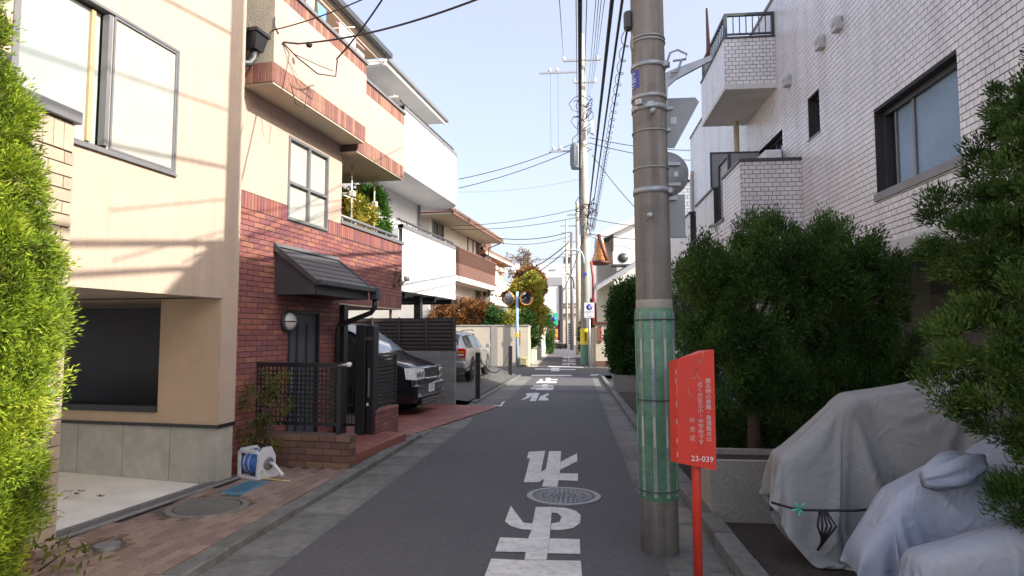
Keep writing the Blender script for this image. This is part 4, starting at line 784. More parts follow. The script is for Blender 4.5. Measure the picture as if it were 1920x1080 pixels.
# bracket arm to the right, foothold loop
MB().prism([(.10, 3.45), (.14, 3.45), (.15, 3.66), (.22, 3.72), (.50, 3.86), (.50, 3.90), (.20, 3.80), (.10, 3.76)], -.02, .02, 1).build('bracket_arm', STEEL, up_)
MB().tube([(.48, 0, 3.87), (.482, 0, 4.0), (.478, 0, 4.3)], [.018, .016, .008], 8).build('insulator_rod', mat('brown porcelain', (.16, .06, .04), .3), up_)
MB().tube([(.12, -.05, 3.78), (.17, -.06, 3.92), (.23, -.06, 3.94), (.30, -.06, 3.90), (.29, -.06, 3.86), (.19, -.06, 3.85)], .009, 8).tube([(.26, -.06, 3.86), (.22, -.06, 3.76), (.17, -.06, 3.75)], .009, 8).build('foothold_loop', STEEL, up_)
BLUEP = mat('blue plate', (.04, .06, .42), .4, .05); 
def curved_plate(name, mt, z0, z1, a0, a1, off, par): 
    vs = []; 
    for z in (z0, z1):
        r = np.interp(z, [1.9, 11], [.141, .105])+off
        for k in range(7): a = a0+(a1-a0)*k/6; vs.append((r*math.cos(a), r*math.sin(a), z))
    return MB().add(vs, [(k, k+1, 8+k, 7+k) for k in range(6)], True).build(name, mt, par)
bpn = curved_plate('number_plate', BLUEP, 3.63, 3.78, R(-172), R(-130), .004, up_)
for k, (z, w_) in enumerate(((3.755, .7), (3.735, .5), (3.71, .8), (3.69, .8), (3.665, .6), (3.645, .4))): curved_plate('plate_text', WHITE, z-.005, z+.003, R(-168), R(-168+32*w_), .0055, bpn)
pp = curved_plate('paper_notice', mat('brown notice', (.42, .34, .26), .8), 3.97, 4.09, R(-185), R(-150), .004, up_); curved_plate('notice_text', mat('notice print', (.2, .10, .08), .8), 3.99, 4.06, R(-178), R(-170), .0055, pp)
MB().bbox(-.19, -.12, -.06, .02, 4.14, 4.3, b=.02).build('cable_box', DKGREY, up_)
# traffic signs seen from behind, fixed to the pole
SB = mat('sign back', (.33, .35, .36), .5, .08, 6, metal=.3)
sx, sy = PX0+.155, PY0+.14
sg1 = thing('triangular_road_sign', 'back of a triangular road sign high on the near pole', 'road sign', (sx, sy, pz)); c_ = [(-.22, 3.62), (.205, 3.62), (.235, 3.58), (.03, 3.2), (-.02, 3.2)]
MB().prism(c_, 0, .012, 1).build('plate', SB, sg1); B('rib', STEEL, sg1, (-.12, .02, -.02, -.001, 3.52, 3.545)); B('rib', STEEL, sg1, (-.06, .0, -.02, -.001, 3.34, 3.365)); B('label', WHITE, sg1, (.0, .05, -.003, -.001, 3.40, 3.46))
sg2 = thing('round_road_sign', 'back of a round road sign below the triangular one on the near pole', 'road sign', (sx, sy, pz)); MB().lathe([(0, 0), (.19, 0), (.192, .012), (0, .012)], 40, c=(-.05, .0, 2.98), M=Matrix.Rotation(R(-90), 4, 'X')).build('plate', SB, sg2); B('rib', STEEL, sg2, (-.2, .07, -.02, -.001, 3.05, 3.075)); B('rib', STEEL, sg2, (-.2, .07, -.02, -.001, 2.88, 2.905)); B('label', WHITE, sg2, (.02, .055, -.003, -.0015, 2.96, 3.0))
sg3 = thing('small_rectangular_sign', 'back of a rectangular plate lowest on the near pole', 'road sign', (sx, sy, pz)); MB().bbox(-.2, .105, 0, .012, 2.45, 2.81, b=.005).build('plate', SB, sg3); B('bracket', STEEL, sg3, (-.14, .04, -.025, -.001, 2.76, 2.79))
# red evacuation sign
CP_ = PY(1304, 876, 4.5); RED = mat('red enamel', (.66, .045, .025), .45, .1, 6, .05, 40, stain=.15, sscale=3)
rs = thing('red_sign', 'red three-sided evacuation notice on a red post in front of the utility pole', 'sign', (.795, 4.5, gz(4.5)-.02))
MB().tube([(.02, .05, -.2), (.02, .05, 1.5)], .031, 20).build('post', RED, rs)
q = [(-.108, .0), (.135, -.055), (.075, .16)]; zt = [1.505, 1.575, 1.56]; zb_ = [.80, .765, .80]
m = MB(); m.add([(q[i][0], q[i][1], zb_[i]) for i in range(3)]+[(q[i][0], q[i][1], zt[i]) for i in range(3)], [(0, 1, 4, 3), (1, 2, 5, 4), (2, 0, 3, 5), (0, 2, 1), (3, 4, 5)])
panel = m.build('panel', RED, rs)
m = MB(); e0 = (-.108, .0); m.add([(-.150, .055, .80), (-.109, .0005, .80), (-.109, .0005, 1.505), (-.150, .055, 1.485)], [(0, 1, 2, 3)]); m.build('side_panel', RED, rs)
def textmesh(body, size, par, M, mt, name, width=None):
    cu = bpy.data.curves.new(name, 'FONT'); cu.body = body; cu.size = size; cu.align_x = 'CENTER'; cu.align_y = 'CENTER'; cu.resolution_u = 2
    if JF: cu.font = JF
    t = bpy.data.objects.new(name, cu); COL.objects.link(t); bpy.context.view_layer.update()
    me = bpy.data.meshes.new_from_object(t.evaluated_get(bpy.context.evaluated_depsgraph_get())); bpy.data.objects.remove(t)
    if len(me.vertices) == 0: return None
    me.transform(M); return link(name, me, mt, par)
JF = None
ux = Vector((q[1][0]-q[0][0], q[1][1]-q[0][1], 0)).normalized(); un = Vector((ux.y, -ux.x, 0)); Wd = math.hypot(q[1][0]-q[0][0], q[1][1]-q[0][1])
def onpanel(f, z): p = Vector((q[0][0], q[0][1], z))+ux*(Wd*f)+un*.002; return Matrix(((ux.x, 0, un.x, p.x), (ux.y, 0, un.y, p.y), (0, 1, 0, p.z), (0, 0, 0, 1)))
LET = mat('faded white print', (.60, .52, .50), .6, .2, 30)
def column(txt, f, z0, st, sz):
    for k, ch_ in enumerate(txt): textmesh(ch_, sz, rs, onpanel(f, z0-st*k), LET, 'letter')
column('震災時の避難・救護拠点は', .83, 1.36, .0355, .036); column('近くの区立小・中学校です', .62, 1.335, .0355, .036); column('杉並区', .40, 1.09, .06, .036)
textmesh('23-039', .052, rs, onpanel(.64, .835) , WHITE, 'number')
m = MB(); gpts = [[(.45, 1.40), (.55, 1.45), (.58, 1.41), (.46, 1.37), (.36, 1.38)], [(.62, 1.46), (.66, 1.50)], [(.68, 1.49), (.73, 1.54), (.70, 1.56)], [(.30, 1.30), (.36, 1.26), (.45, 1.24)], [(.56, 1.39), (.66, 1.36)]]
for g_ in gpts: m.tube([onpanel(f, z) @ Vector((0, 0, 0)) for f, z in g_], .0022, 5)
m.build('scratch_marks', mat('scratch', (.62, .30, .25), .7), rs)
for k, z in enumerate((1.42, 1.36, 1.2, 1.08, .95, .86)): MB().box(-.0135, -.0125, -.006, .006, z-.02, z+.015, Matrix.Translation((-.118, .012, 0)) @ Matrix.Rotation(R(127), 4, 'Z')).build('side_letter', LET, rs)
# planters
PEB = mat('exposed aggregate', (.36, .34, .31), .9, .25, 60, .6, 120, stain=.2)
def planter(label, x0, x1, y0, y1, z0, h):
    p = thing('planter', label, 'planter', ((x0+x1)/2, (y0+y1)/2, z0), 0, 'concrete planters'); a, b = (x1-x0)/2, (y1-y0)/2; m = MB(); t = .06
    m.add([(-a+.04, -b+.03, 0), (a-.04, -b+.03, 0), (a-.04, b-.03, 0), (-a+.04, b-.03, 0), (-a, -b, h), (a, -b, h), (a, b, h), (-a, b, h), (-a+t, -b+t, h), (a-t, -b+t, h), (a-t, b-t, h), (-a+t, b-t, h), (-a+t, -b+t, h-.06), (a-t, -b+t, h-.06), (a-t, b-t, h-.06), (-a+t, b-t, h-.06)],
        [(3, 2, 1, 0), (0, 1, 5, 4), (1, 2, 6, 5), (2, 3, 7, 6), (3, 0, 4, 7), (4, 5, 9, 8), (5, 6, 10, 9), (6, 7, 11, 10), (7, 4, 8, 11), (8, 9, 13, 12), (9, 10, 14, 13), (10, 11, 15, 14), (11, 8, 12, 15)]); m.build('trough', PEB, p)
    B('soil', SOIL, p, (-a+t+.002, a-t-.002, -b+t+.002, b-t-.002, h-.12, h-.05)); return p
planter('pebbled concrete planter behind the red sign, beside the covered motorbike', 1.16, 2.35, 5.87, 6.5, -.12, .58); planter('grey concrete planter under the far hedge by the right kerb', 1.17, 2.2, 20.5, 21.6, -.36, .58)
planter('long low concrete trough under the middle junipers along the bed', 1.5, 3.0, 8.6, 9.4, -.12, .5)

# ================================================================== covered motorbikes: sheets draped over bike-shaped formers by cloth simulation
def clothmat(name, c, rough):
    m = mat(name, c, rough, .10, 5, 0, 60, stain=.3, sscale=2.5); N = m.node_tree.nodes; K = m.node_tree.links; p = N['Principled BSDF']; tc = N.new('ShaderNodeTexCoord'); w1 = N.new('ShaderNodeTexNoise'); w1.inputs['Scale'].default_value = 6; w1.inputs['Detail'].default_value = 6; w1.inputs['Distortion'].default_value = 2.2; w1.noise_type = 'RIDGED_MULTIFRACTAL'; K.new(tc.outputs['Object'], w1.inputs['Vector'])
    b = N.new('ShaderNodeBump'); b.inputs['Strength'].default_value = .4; b.inputs['Distance'].default_value = .025; K.new(w1.outputs['Fac'], b.inputs['Height']); K.new(b.outputs[0], p.inputs['Normal']); return m
TARP1 = clothmat('grey bike cover', (.34, .335, .325), .6); TARP2 = clothmat('silver blue bike cover', (.36, .395, .48), .36); TARP3 = clothmat('dull silver cover', (.30, .32, .37), .45)
def former(parts):
    m = MB()
    for prof, y0, y1 in parts: m.prism(prof, y0, y1, 1)
    o = m.build('former', None); bm = bmesh.new(); bm.from_mesh(o.data); bmesh.ops.recalc_face_normals(bm, faces=bm.faces[:]); bm.to_mesh(o.data); bm.free()
    bv = o.modifiers.new('b', 'BEVEL'); bv.width = .06; bv.segments = 3; c = o.modifiers.new('c', 'COLLISION'); o.collision.thickness_outer = .012; o.collision.cloth_friction = 25; return o
def drape(label, name, mt, parts, cx, cy, lx, ly, z, frames=46, nx=96, bend=.6, grid_rot=0., ground=-.07):
    fo = former(parts); g = MB().box(cx-3, cx+3, cy-3, cy+3, ground-.3, ground).build('former_ground', None); g.modifiers.new('c', 'COLLISION'); g.collision.thickness_outer = .01
    ny = int(nx*ly/lx); X, Y = np.meshgrid(np.linspace(-lx/2, lx/2, nx+1), np.linspace(-ly/2, ly/2, ny+1)); ca, sa = math.cos(grid_rot), math.sin(grid_rot)
    V = np.stack([cx+X*ca-Y*sa, cy+X*sa+Y*ca, np.full_like(X, z)+.01*np.sin(X*9)*np.cos(Y*7)], -1).reshape(-1, 3); I = np.arange((nx+1)*(ny+1)).reshape(ny+1, nx+1); Fc = np.stack([I[:-1, :-1], I[:-1, 1:], I[1:, 1:], I[1:, :-1]], -1).reshape(-1, 4)
    s = link('sheet', npmesh('sheet', V, Fc, True)); md = s.modifiers.new('cloth', 'CLOTH'); cs = md.settings; cs.quality = 6; cs.mass = .25; cs.tension_stiffness = 20; cs.compression_stiffness = 20; cs.shear_stiffness = 8; cs.bending_stiffness = bend; cs.air_damping = 1.2; cs.tension_damping = 8; cs.compression_damping = 8
    md.collision_settings.collision_quality = 3; md.collision_settings.distance_min = .008; md.collision_settings.use_self_collision = False; md.point_cache.frame_start = 1; md.point_cache.frame_end = frames
    for f in range(1, frames+1): scn.frame_set(f)
    me = bpy.data.meshes.new_from_object(s.evaluated_get(bpy.context.evaluated_depsgraph_get())); me.name = name
    for o in (s, fo, g): bpy.data.objects.remove(o)
    scn.frame_set(1); me.materials.clear(); r = thing(name, label, 'motorbike cover'); o = link('cover_sheet', me, mt, r); o.modifiers.new('t', 'SOLIDIFY').thickness = .004; sm = o.modifiers.new('s', 'SUBSURF'); sm.levels = 1; sm.render_levels = 1; return r
c1 = drape('big grey cover draped over a motorbike, stepped up to the right, tied with black cord', 'motorbike_cover', TARP1,
    [([(1.50, -.1), (1.48, .70), (1.86, .74), (1.90, 1.05), (2.0, 1.12), (2.45, 1.19), (2.85, 1.31), (3.0, 1.25), (3.2, .6), (3.2, -.1)], 4.86, 5.14), ([(2.55, 1.0), (2.6, 1.17), (2.85, 1.30), (2.95, 1.2)], 4.66, 5.34)], 2.36, 5.0, 2.75, 2.4, 1.5, 46, 100, .05)
c2 = drape('shiny silver blue cover over a scooter in front of the big grey cover', 'scooter_cover', TARP2,
    [([(1.72, -.1), (1.72, .25), (1.95, .60), (2.2, .74), (2.55, .80), (2.85, .98), (3.1, .6), (3.1, -.1)], 4.12, 4.38), ([(2.5, .7), (2.55, .82), (2.8, .97), (2.9, .8)], 3.96, 4.54)], 2.36, 4.25, 2.0, 1.8, 1.12, 44, 84, .04)
m = MB(); vs_ = []; nn_, kk = 26, 14
for i in range(kk+1):
    for j in range(nn_): a = 2*math.pi*j/nn_; u = i/kk; r = (.045+.05*math.sin(u*math.pi))*(1+.2*math.sin(a*5+u*4)+.12*math.sin(a*9+2*u)+.08*math.sin(a*14)); vs_.append((2.02+.34*u, 4.02+r*math.cos(a)*.9, .74+r*math.sin(a)+.09*u))
m.add(vs_, [(i*nn_+j, i*nn_+(j+1) % nn_, (i+1)*nn_+(j+1) % nn_, (i+1)*nn_+j) for i in range(kk) for j in range(nn_)]+[tuple(range(nn_))[::-1], tuple(kk*nn_+j for j in range(nn_))], True); m.build('gathered_bundle', TARP2, c2)
c3 = drape('dull silver cover over a low bicycle nearest the camera beside the juniper', 'low_bike_cover', TARP3,
    [([(1.78, -.1), (1.78, .40), (2.0, .46), (2.3, .56), (2.6, .55), (2.65, -.1)], 3.64, 3.8)], 2.18, 3.72, 1.4, 1.2, .8, 40, 76, .04, .12)
MB().tube([(1.36, 4.72, .40), (1.5, 4.60, .385), (1.85, 4.56, .40), (2.15, 4.56, .44), (2.6, 4.56, .47)], .009, 6).build('tie_cord', CABLE, c1); m = MB()
for k in range(5): m.tube([(1.62+.012*k, 4.55, .39), (1.60+.03*k, 4.535, .30), (1.63-.01*k, 4.53, .2-.015*k)], .008, 5)
m.build('cord_ends', CABLE, c1); m = MB()
for k in range(5): m.tube([(1.50, 4.56, .40), (1.44+.02*k, 4.53, .40+.05*math.sin(k*2))], .007, 5)
m.build('green_twine', mat('green twine', (.08, .5, .34), .6), c1)
# ================================================================== beyond the crossing, left side
ZG = -.52
gwm = mat('cream render', (.52, .46, .37), .9, .05, 2, .1, 40, stain=.15)
gl = thing('garden_wall', 'long cream rendered garden wall across the side street with a grey pilaster', 'wall', (-2.9, 38.8, ZG))
B('front', gwm, gl, (-16, 0, 0, .25, 0, 2.45)); B('return_wall', gwm, gl, (-.25, 0, .25, 24, 0, 2.40)); B('pilaster', mat('grey render', (.30, .28, .26), .9, .1, 3), gl, (-2.3, -1.9, -.03, -.001, 0, 2.44)); B('cap', CONC, gl, (-16.05, .04, -.04, .29, 2.451, 2.53)); B('cap', CONC, gl, (-.29, .04, .29, 24, 2.401, 2.48))
for k in range(5): B('panel_joint', CONC, gl, (.0, .03, 5+4.2*k, 5.25+4.2*k, 0, 2.40))
B('name_plate', mat('wood plate', (.30, .22, .16), .7), gl, (-.62, -.48, -.02, -.001, 1.3, 2.2)); st_ = tag(MB().bbox(-.3, .3, -.2, .15, 0, .62, b=.12).build('corner_stone', mat('mossy stone', (.30, .27, .16), .95, .4, 6, .6, 20), None, (-3.2, 38.5, ZG)), 'mossy boulder guarding the corner of the cream garden wall', 'stone')
BLUEPOLE = mat('pale blue pole', (.34, .50, .66), .4, .05); ORG = mat('orange mirror hood', (.50, .19, .05), .5, .05); MIRR = mat('convex mirror', (.42, .44, .46), .03, .02, metal=1.)
mp = thing('traffic_mirror', 'twin orange rimmed traffic mirrors on a pale blue pole at the crossing', 'traffic mirror', (-3.58, 38.55, ZG))
MB().tube([(0, 0, 0), (0, 0, 4.55)], .085, 14).build('pole', BLUEPOLE, mp); B('yellow_band', mat('yellow band', (.75, .42, .03), .5), mp, (-.1, .1, -.1, .1, 1.75, 2.05), b=.03)
for x, rz, ti in ((-.52, R(-28), 1), (.58, R(24), 1)):
    M = Matrix.Translation((x, -.12, 4.15)) @ Matrix.Rotation(rz, 4, 'Z') @ Matrix.Rotation(R(98), 4, 'X')
    h = MB().lathe([(.40, -.06), (.43, .0), (.43, .05), (.41, .05), (.40, .0)], 32, M=M).build('rim', ORG, mp); MB().lathe([(.405, .01), (.36, .03), (.22, .065), (0, .085)], 32, M=M).build('mirror_face', MIRR, h)
    vs = [M @ Vector((r*math.cos(a), r*math.sin(a), z)) for z, r in ((.05, .43), (.22, .46)) for a in np.linspace(R(10), R(170), 17)]; MB().add(vs, [(i, i+1, 18+i, 17+i) for i in range(16)], True).build('visor', ORG, h)
    MB().tube([(0, 0, 4.15), (x, .0, 4.15)], .035, 8).build('arm', BLUEPOLE, mp)
def LP(t, px, py): return LT(px, py, t)
# tile-roofed house
s3 = 31.8; t3 = LS(847, 400, s3)[0]; ez = LS(847, 400, s3)[1]; e3 = LT(941, 457, t3)[0]
h3 = Lthing('tile_roof_house', 'two storey pale house with brown tiled hip roof and brown shutters above the garden wall', 'house', 0, 0, 0)
WALL3 = mat('pale plaster', (.60, .57, .52), .9, .06, 2, stain=.15); BRN = mat('brown timber', (.13, .065, .05), .7, .2, 8); TILER = mat('brown roof tile', (.17, .10, .085), .7, .2, 6, rnd=.35)
tw3 = t3+1.9
B('wall', WALL3, h3, (-tw3-9, -tw3, s3+1.2, e3-1.5, ZG, ez+.25)); B('soffit', SOFFIT, h3, (-t3-10, -t3, s3, e3, ez-.02, ez+.1))
ro = MB().add([(-t3+.15, s3-.15, ez+.12), (-t3+.15, e3+.15, ez+.12), (-t3-11, e3+.15, ez+.12), (-t3-11, s3-.15, ez+.12), (-t3-5, s3+5.5, ez+3.6), (-t3-5, e3-5.5, ez+3.6)], [(0, 1, 5, 4), (1, 2, 5), (2, 3, 4, 5), (3, 0, 4), (3, 2, 1, 0)]).build('roof', TILER, h3)
me = MB().tube([(0, 0, 0), (-1.4, 0, .98)], .11, 8).mesh('roof_tile'); me.materials.append(TILER)
for k in range(int((e3-s3)/.33)): link('roof_tile', me, None, ro, (-t3+.2, s3+.33*k, ez+.14))
B('fascia', BRN, ro, (-t3+.10, -t3+.16, s3-.1, e3+.1, ez-.06, ez+.11))
def onwall(root, tt, px0, py0, px1, py1, fr, pn, nx=2, mid=None, out=.05):
    a, za = LT(px0, py0, tt); b, zb = LT(px1, py1, tt); y0, y1 = sorted((a, b)); return y0, y1, min(za, zb), max(za, zb)
y0, y1, z0, z1_ = onwall(h3, tw3, 876, 446, 905, 500, None, None); window(h3, -tw3+.06, y0, y1, z1_-2.3, z1_+.1, BRN, BRN, 3, .12, .1); B('shutter', BRN, h3, (-tw3+.0, -tw3+.25, y1+.1, y1+2.0, z1_-4.6, z1_+.5))
B('balcony', BRN, h3, (-tw3, -tw3+1.2, s3+1.4, y1+.2, z1_-3.6, z1_-2.7)); B('balcony_base', WALL3, h3, (-tw3, -tw3+1.3, s3+1.3, y1+.3, z1_-4.0, z1_-3.62)); B('lower_roof', TILER, h3, (-tw3-.1, -tw3+1.6, s3+1.2, e3-1.2, z1_-5.3, z1_-5.1))
for k in range(int((y1-s3-1.2)/.25)): B('baluster', BRN, h3, (-tw3+1.14, -tw3+1.2, s3+1.45+.25*k, s3+1.52+.25*k, z1_-2.7, z1_-1.65))
B('balcony_handrail', BRN, h3, (-tw3+1.1, -tw3+1.22, s3+1.4, y1+.2, z1_-1.65, z1_-1.55))
MB().tube([(-tw3+1.1, e3-1.4, z1_-4.5), (-tw3+1.1, e3-1.4, ez-.6), (-t3+.0, e3-.6, ez-.1)], .06, 6).build('drain_pipe', DKGREY, h3)
window(h3, -tw3+.06, s3+1.7, s3+4.0, z1_-2.0, z1_, GREYM, GLASSD, 2, .1, .08)
# house with orange eave
s4 = e3+.5; t4 = LS(912, 476, s4)[0]; z4 = LS(912, 476, s4)[1]; e4 = LT(964, 500, t4)[0]
h4 = Lthing('orange_eave_house', 'timber house with orange eave and a balcony, beyond the tile roofed house', 'house', 0, 0, 0); OREAVE = mat('orange eave', (.50, .25, .14), .7, .1, 6); TIMB = mat('tan timber', (.42, .32, .20), .8, .2, 8)
tw4 = t4+1.0
B('wall', TIMB, h4, (-tw4-8, -tw4, s4, e4-.8, ZG, z4)); B('eave', OREAVE, h4, (-t4-9, -t4, s4-.5, e4, z4, z4+.28)); B('eave_edge', WHITE, h4, (-t4, -t4+.06, s4-.5, e4, z4-.03, z4+.12)); B('roof', TILER, h4, (-t4-9, -t4-.2, s4-.3, e4-.2, z4+.281, z4+.6))
for k in range(5): yy = s4+.8+(e4-s4-2)*k/5; window(h4, -tw4+.05, yy, yy+(e4-s4-2)/5-.3, z4-2.8, z4-.5, WHITE, GLASSD, 1, .1, .1)
for k in range(10): yy = s4+.4+(e4-s4-1.4)*k/10; B('awning_strip', [OREAVE, WHITE][k % 2], h4, (-tw4+.02, -tw4+.5, yy, yy+(e4-s4-1.4)/10-.02, z4-.75, z4-.45))
bz = z4-3.4
B('balcony_floor', WALL3, h4, (-tw4, -tw4+1.3, s4+.2, e4-.4, bz-.9, bz-.2)); B('balcony_panel', mat('tan panel', (.46, .40, .30), .7), h4, (-tw4+1.2, -tw4+1.25, s4+.2, e4-.4, bz, bz+1.1))
for k in range(9): yy = s4+.2+(e4-s4-.7)*k/8; B('balcony_post', WHITE, h4, (-tw4+1.25, -tw4+1.33, yy, yy+.1, bz-.2, bz+1.25))
B('balcony_rail', WHITE, h4, (-tw4+1.2, -tw4+1.34, s4+.2, e4-.4, bz+1.251, bz+1.35))
dx, dy = LW(LT(919, 521, t4-.3)[0], t4-.3); dz = LT(919, 521, t4-.3)[1]
sdish = thing('satellite_dish', 'white satellite dish on the balcony of the orange eave house', 'satellite dish', (dx, dy, dz)); MB().lathe([(0, 0), (.4, .05), (.75, .2), (.76, .22), (0, .04)], 28, M=Matrix.Rotation(R(80), 4, 'X') @ Matrix.Rotation(R(15), 4, 'Y')).build('dish', WHITE, sdish); MB().tube([(0, 0, 0), (.1, .5, -.7)], .05, 6).build('arm', GREYM, sdish)
# far buildings: boxes placed by distance; the stair opening is a dark panel painted as shade
def fbox(root, Y, dep, px0, py0, px1, py1, mt, name): a = PY(px0, py0, Y); b = PY(px1, py1, Y); return B(name, mt, root, (min(a[0], b[0]), max(a[0], b[0]), Y, Y+dep, min(a[2], b[2]), max(a[2], b[2])))
FW = mat('far white render', (.62, .61, .60), .9, .05, 1, stain=.1); FP = mat('far pink render', (.55, .47, .43), .9, .05, 1, stain=.1); FG = mat('far grey render', (.28, .28, .31), .9, .05, 1); FD = mat('far dark', (.035, .035, .04), .7)
f1 = thing('white_far_building', 'tall white building closing the lane, with balcony and stair opening', 'building')
fbox(f1, 100, 12, 1054, 590, 1086, 648, FP, 'ground_floor'); fbox(f1, 100.05, 12, 1056, 458, 1092, 589.5, FW, 'upper_wall'); fbox(f1, 99.4, .59, 1053, 568, 1086, 588, FP, 'balcony'); fbox(f1, 99.9, .09, 1064, 606, 1075, 645, FD, 'stair_opening'); 
for k in range(7): fbox(f1, 99.8, .08, 1064.5, 611+5*k, 1074.5, 612.2+5*k, FG, 'stair_tread')
for k, y in enumerate((476, 500, 520, 540)): fbox(f1, 100.0, .045, 1056, y, 1092, y+.8, FG, 'joint')
fbox(f1, 99.3, .05, 1053, 575, 1086, 576, DKGREY, 'rail'); fbox(f1, 99.3, .05, 1053, 569, 1086, 570, DKGREY, 'rail'); fbox(f1, 99.3, .05, 1058, 569, 1059, 578, DKGREY, 'rail_post'); fbox(f1, 99.9, .14, 1057, 482, 1072, 492, GLASSD, 'window'); fbox(f1, 99.3, .1, 1057, 484, 1072, 492, DKGREY, 'window_grille')
f2 = thing('grey_band_building', 'pale building with grey upper band left of the tall white one', 'building')
fbox(f2, 92, 10, 1020, 518, 1049, 600, FW, 'wall'); fbox(f2, 91.9, 10, 1018, 520, 1054, 535, FG, 'band'); fbox(f2, 91.8, 10, 1049.2, 535.5, 1054, 650, FD, 'side_wall'); fbox(f2, 92, 8, 1020, 600.5, 1049, 645, mat('dark red wall', (.12, .04, .04), .8), 'base')
f3 = thing('low_white_building', 'low white modern building behind the autumn trees', 'building'); fbox(f3, 120, 10, 960, 495, 1058, 650, FW, 'wall'); fbox(f3, 119.9, 10, 1030, 505, 1042, 507, FG, 'slot_window')
f4 = thing('slim_white_building', 'slim white block with a roof balcony beside the far street lamp', 'building'); fbox(f4, 130, 12, 1057, 455, 1074, 580, FW, 'wall'); fbox(f4, 129.5, .2, 1058, 480, 1072, 491, FG, 'balcony')
sgn = thing('green_signboard', 'bright green signboard at the end of the lane', 'sign'); fbox(sgn, 84, .2, 1036, 587, 1046, 610, mat('green board', (.02, .42, .24), .5), 'board'); fbox(sgn, 84, .1, 1040.5, 610.2, 1041.5, 645, GREYM, 'post')
sgn = thing('blue_round_sign', 'small blue round sign in front of the green signboard', 'road sign', tuple(PY(1038.5, 598, 82))); MB().lathe([(0, 0), (.32, 0), (.32, .03), (0, .03)], 20, M=Matrix.Rotation(R(90), 4, 'X')).build('disc', BLUEP, sgn); MB().tube([(0, .05, 0), (0, .05, -3.4)], .04, 6).build('post', GREYM, sgn)
sgn = thing('red_banner', 'orange red banner and crates at the end of the lane', 'banner'); fbox(sgn, 86, .2, 1034, 618, 1045, 640, mat('red banner', (.55, .10, .05), .7), 'cloth'); fbox(sgn, 85.8, .1, 1041, 617, 1046, 632, mat('orange banner', (.65, .28, .04), .7), 'orange_cloth')
def bicycle(label, loc, rz, c):
    b = thing('bicycle', label, 'bicycle', loc, rz, 'bicycles at the end of the lane'); fm = mat('bike '+label[:12], c, .4)
    for y in (-.52, .52):
        Mw = Matrix.Translation((0, y, .33)) @ Matrix.Rotation(R(90), 4, 'Y'); wl = MB().lathe([(.30, -.02), (.335, 0), (.30, .02)], 24, M=Mw).build('wheel', RUBBER, b); sp_ = MB()
        for k in range(6): sp_.tube([Mw @ Vector((.3*math.cos(k*math.pi/6), .3*math.sin(k*math.pi/6), 0)), Mw @ Vector((-.3*math.cos(k*math.pi/6), -.3*math.sin(k*math.pi/6), 0))], .006, 4)
        sp_.build('spokes', STEEL, wl)
    MB().tube([(0, -.52, .33), (0, -.1, .33), (0, .38, .78), (0, -.2, .75), (0, -.1, .33)], .022, 6).tube([(0, -.52, .33), (0, -.2, .75)], .016, 6).tube([(0, .52, .33), (0, .36, .95)], .02, 6).build('frame', fm, b)
    MB().tube([(-.27, .25, 1.0), (0, .36, .98), (.27, .25, 1.0)], .016, 6).build('handlebar', STEEL, b); B('saddle', BLACK, b, (-.07, .07, -.34, -.08, .84, .90), b=.02); B('basket', WHITE, b, (-.17, .17, .45, .72, .78, 1.0))
for k, (px, c) in enumerate(((1047, (.6, .6, .58)), (1052, (.5, .55, .5)), (1043, (.4, .1, .08)))): p = PY(px, 648, 80-1.2*k); bicycle(['pale bicycle parked by the white building at the lane end', 'greyish bicycle leaning rightmost at the lane end', 'dark red bicycle parked leftmost at the lane end'][k], (p[0], p[1], ZG), R(70), c)

# ================================================================== beyond the crossing, right side
kh = thing('copper_bay_house', 'white house with a copper clad bay roof and an air conditioner, right of the crossing', 'house')
YH_ = 45.; W1 = mat('cool white wall', (.66, .67, .68), .9, .04, 2, stain=.08); W2 = mat('ivory wall', (.56, .54, .45), .9, .05, 2, stain=.12)
a = PY(1150, 420, YH_); b = PY(1275, 692, YH_); B('wall', W1, kh, (a[0], 12, YH_, YH_+4, ZG, PY(1150, 440, YH_)[2]))
c = PY(1120, 470, YH_+.8); B('side_wall', W2, kh, (c[0], a[0], YH_+.8, YH_+4, ZG, PY(1120, 452, YH_)[2])); gp1 = PY(1118, 452, YH_-.6); gp2 = PY(1225, 402, YH_-.6)
m = MB(); m.add([(gp1[0], YH_-.6, gp1[2]), (gp2[0], YH_-.6, gp2[2]), (gp2[0], YH_+4.3, gp2[2]), (gp1[0], YH_+4.3, gp1[2]), (gp1[0], YH_-.6, gp1[2]+.5), (gp2[0], YH_-.6, gp2[2]+.5), (gp2[0], YH_+4.3, gp2[2]+.5), (gp1[0], YH_+4.3, gp1[2]+.5)], [(3, 2, 1, 0), (4, 5, 6, 7), (0, 1, 5, 4), (1, 2, 6, 5), (3, 0, 4, 7)]); m.build('roof', mat('pale roof', (.55, .56, .58), .7, .05), kh)
m = MB(); m.add([(a[0], YH_, PY(1150, 440, YH_)[2]), (12, YH_, PY(1150, 440, YH_)[2]), (12, YH_, PY(1150, 395, YH_)[2]), (gp2[0], YH_, gp2[2])], [(0, 1, 2, 3)]); m.build('gable', W1, kh)
COP = mat('copper sheet', (.72, .30, .10), .32, .15, 4, metal=.85, rnd=.2); COPD = mat('dark copper trim', (.12, .045, .03), .5, .2, 5)
cb = PY(1127, 487, 43.2); ct = PY(1127, 446, 43.8); wb_ = PY(1140, 487, 43.2)[0]-PY(1104, 487, 43.2)[0]; hb_ = ct[2]-cb[2]; N8 = 8
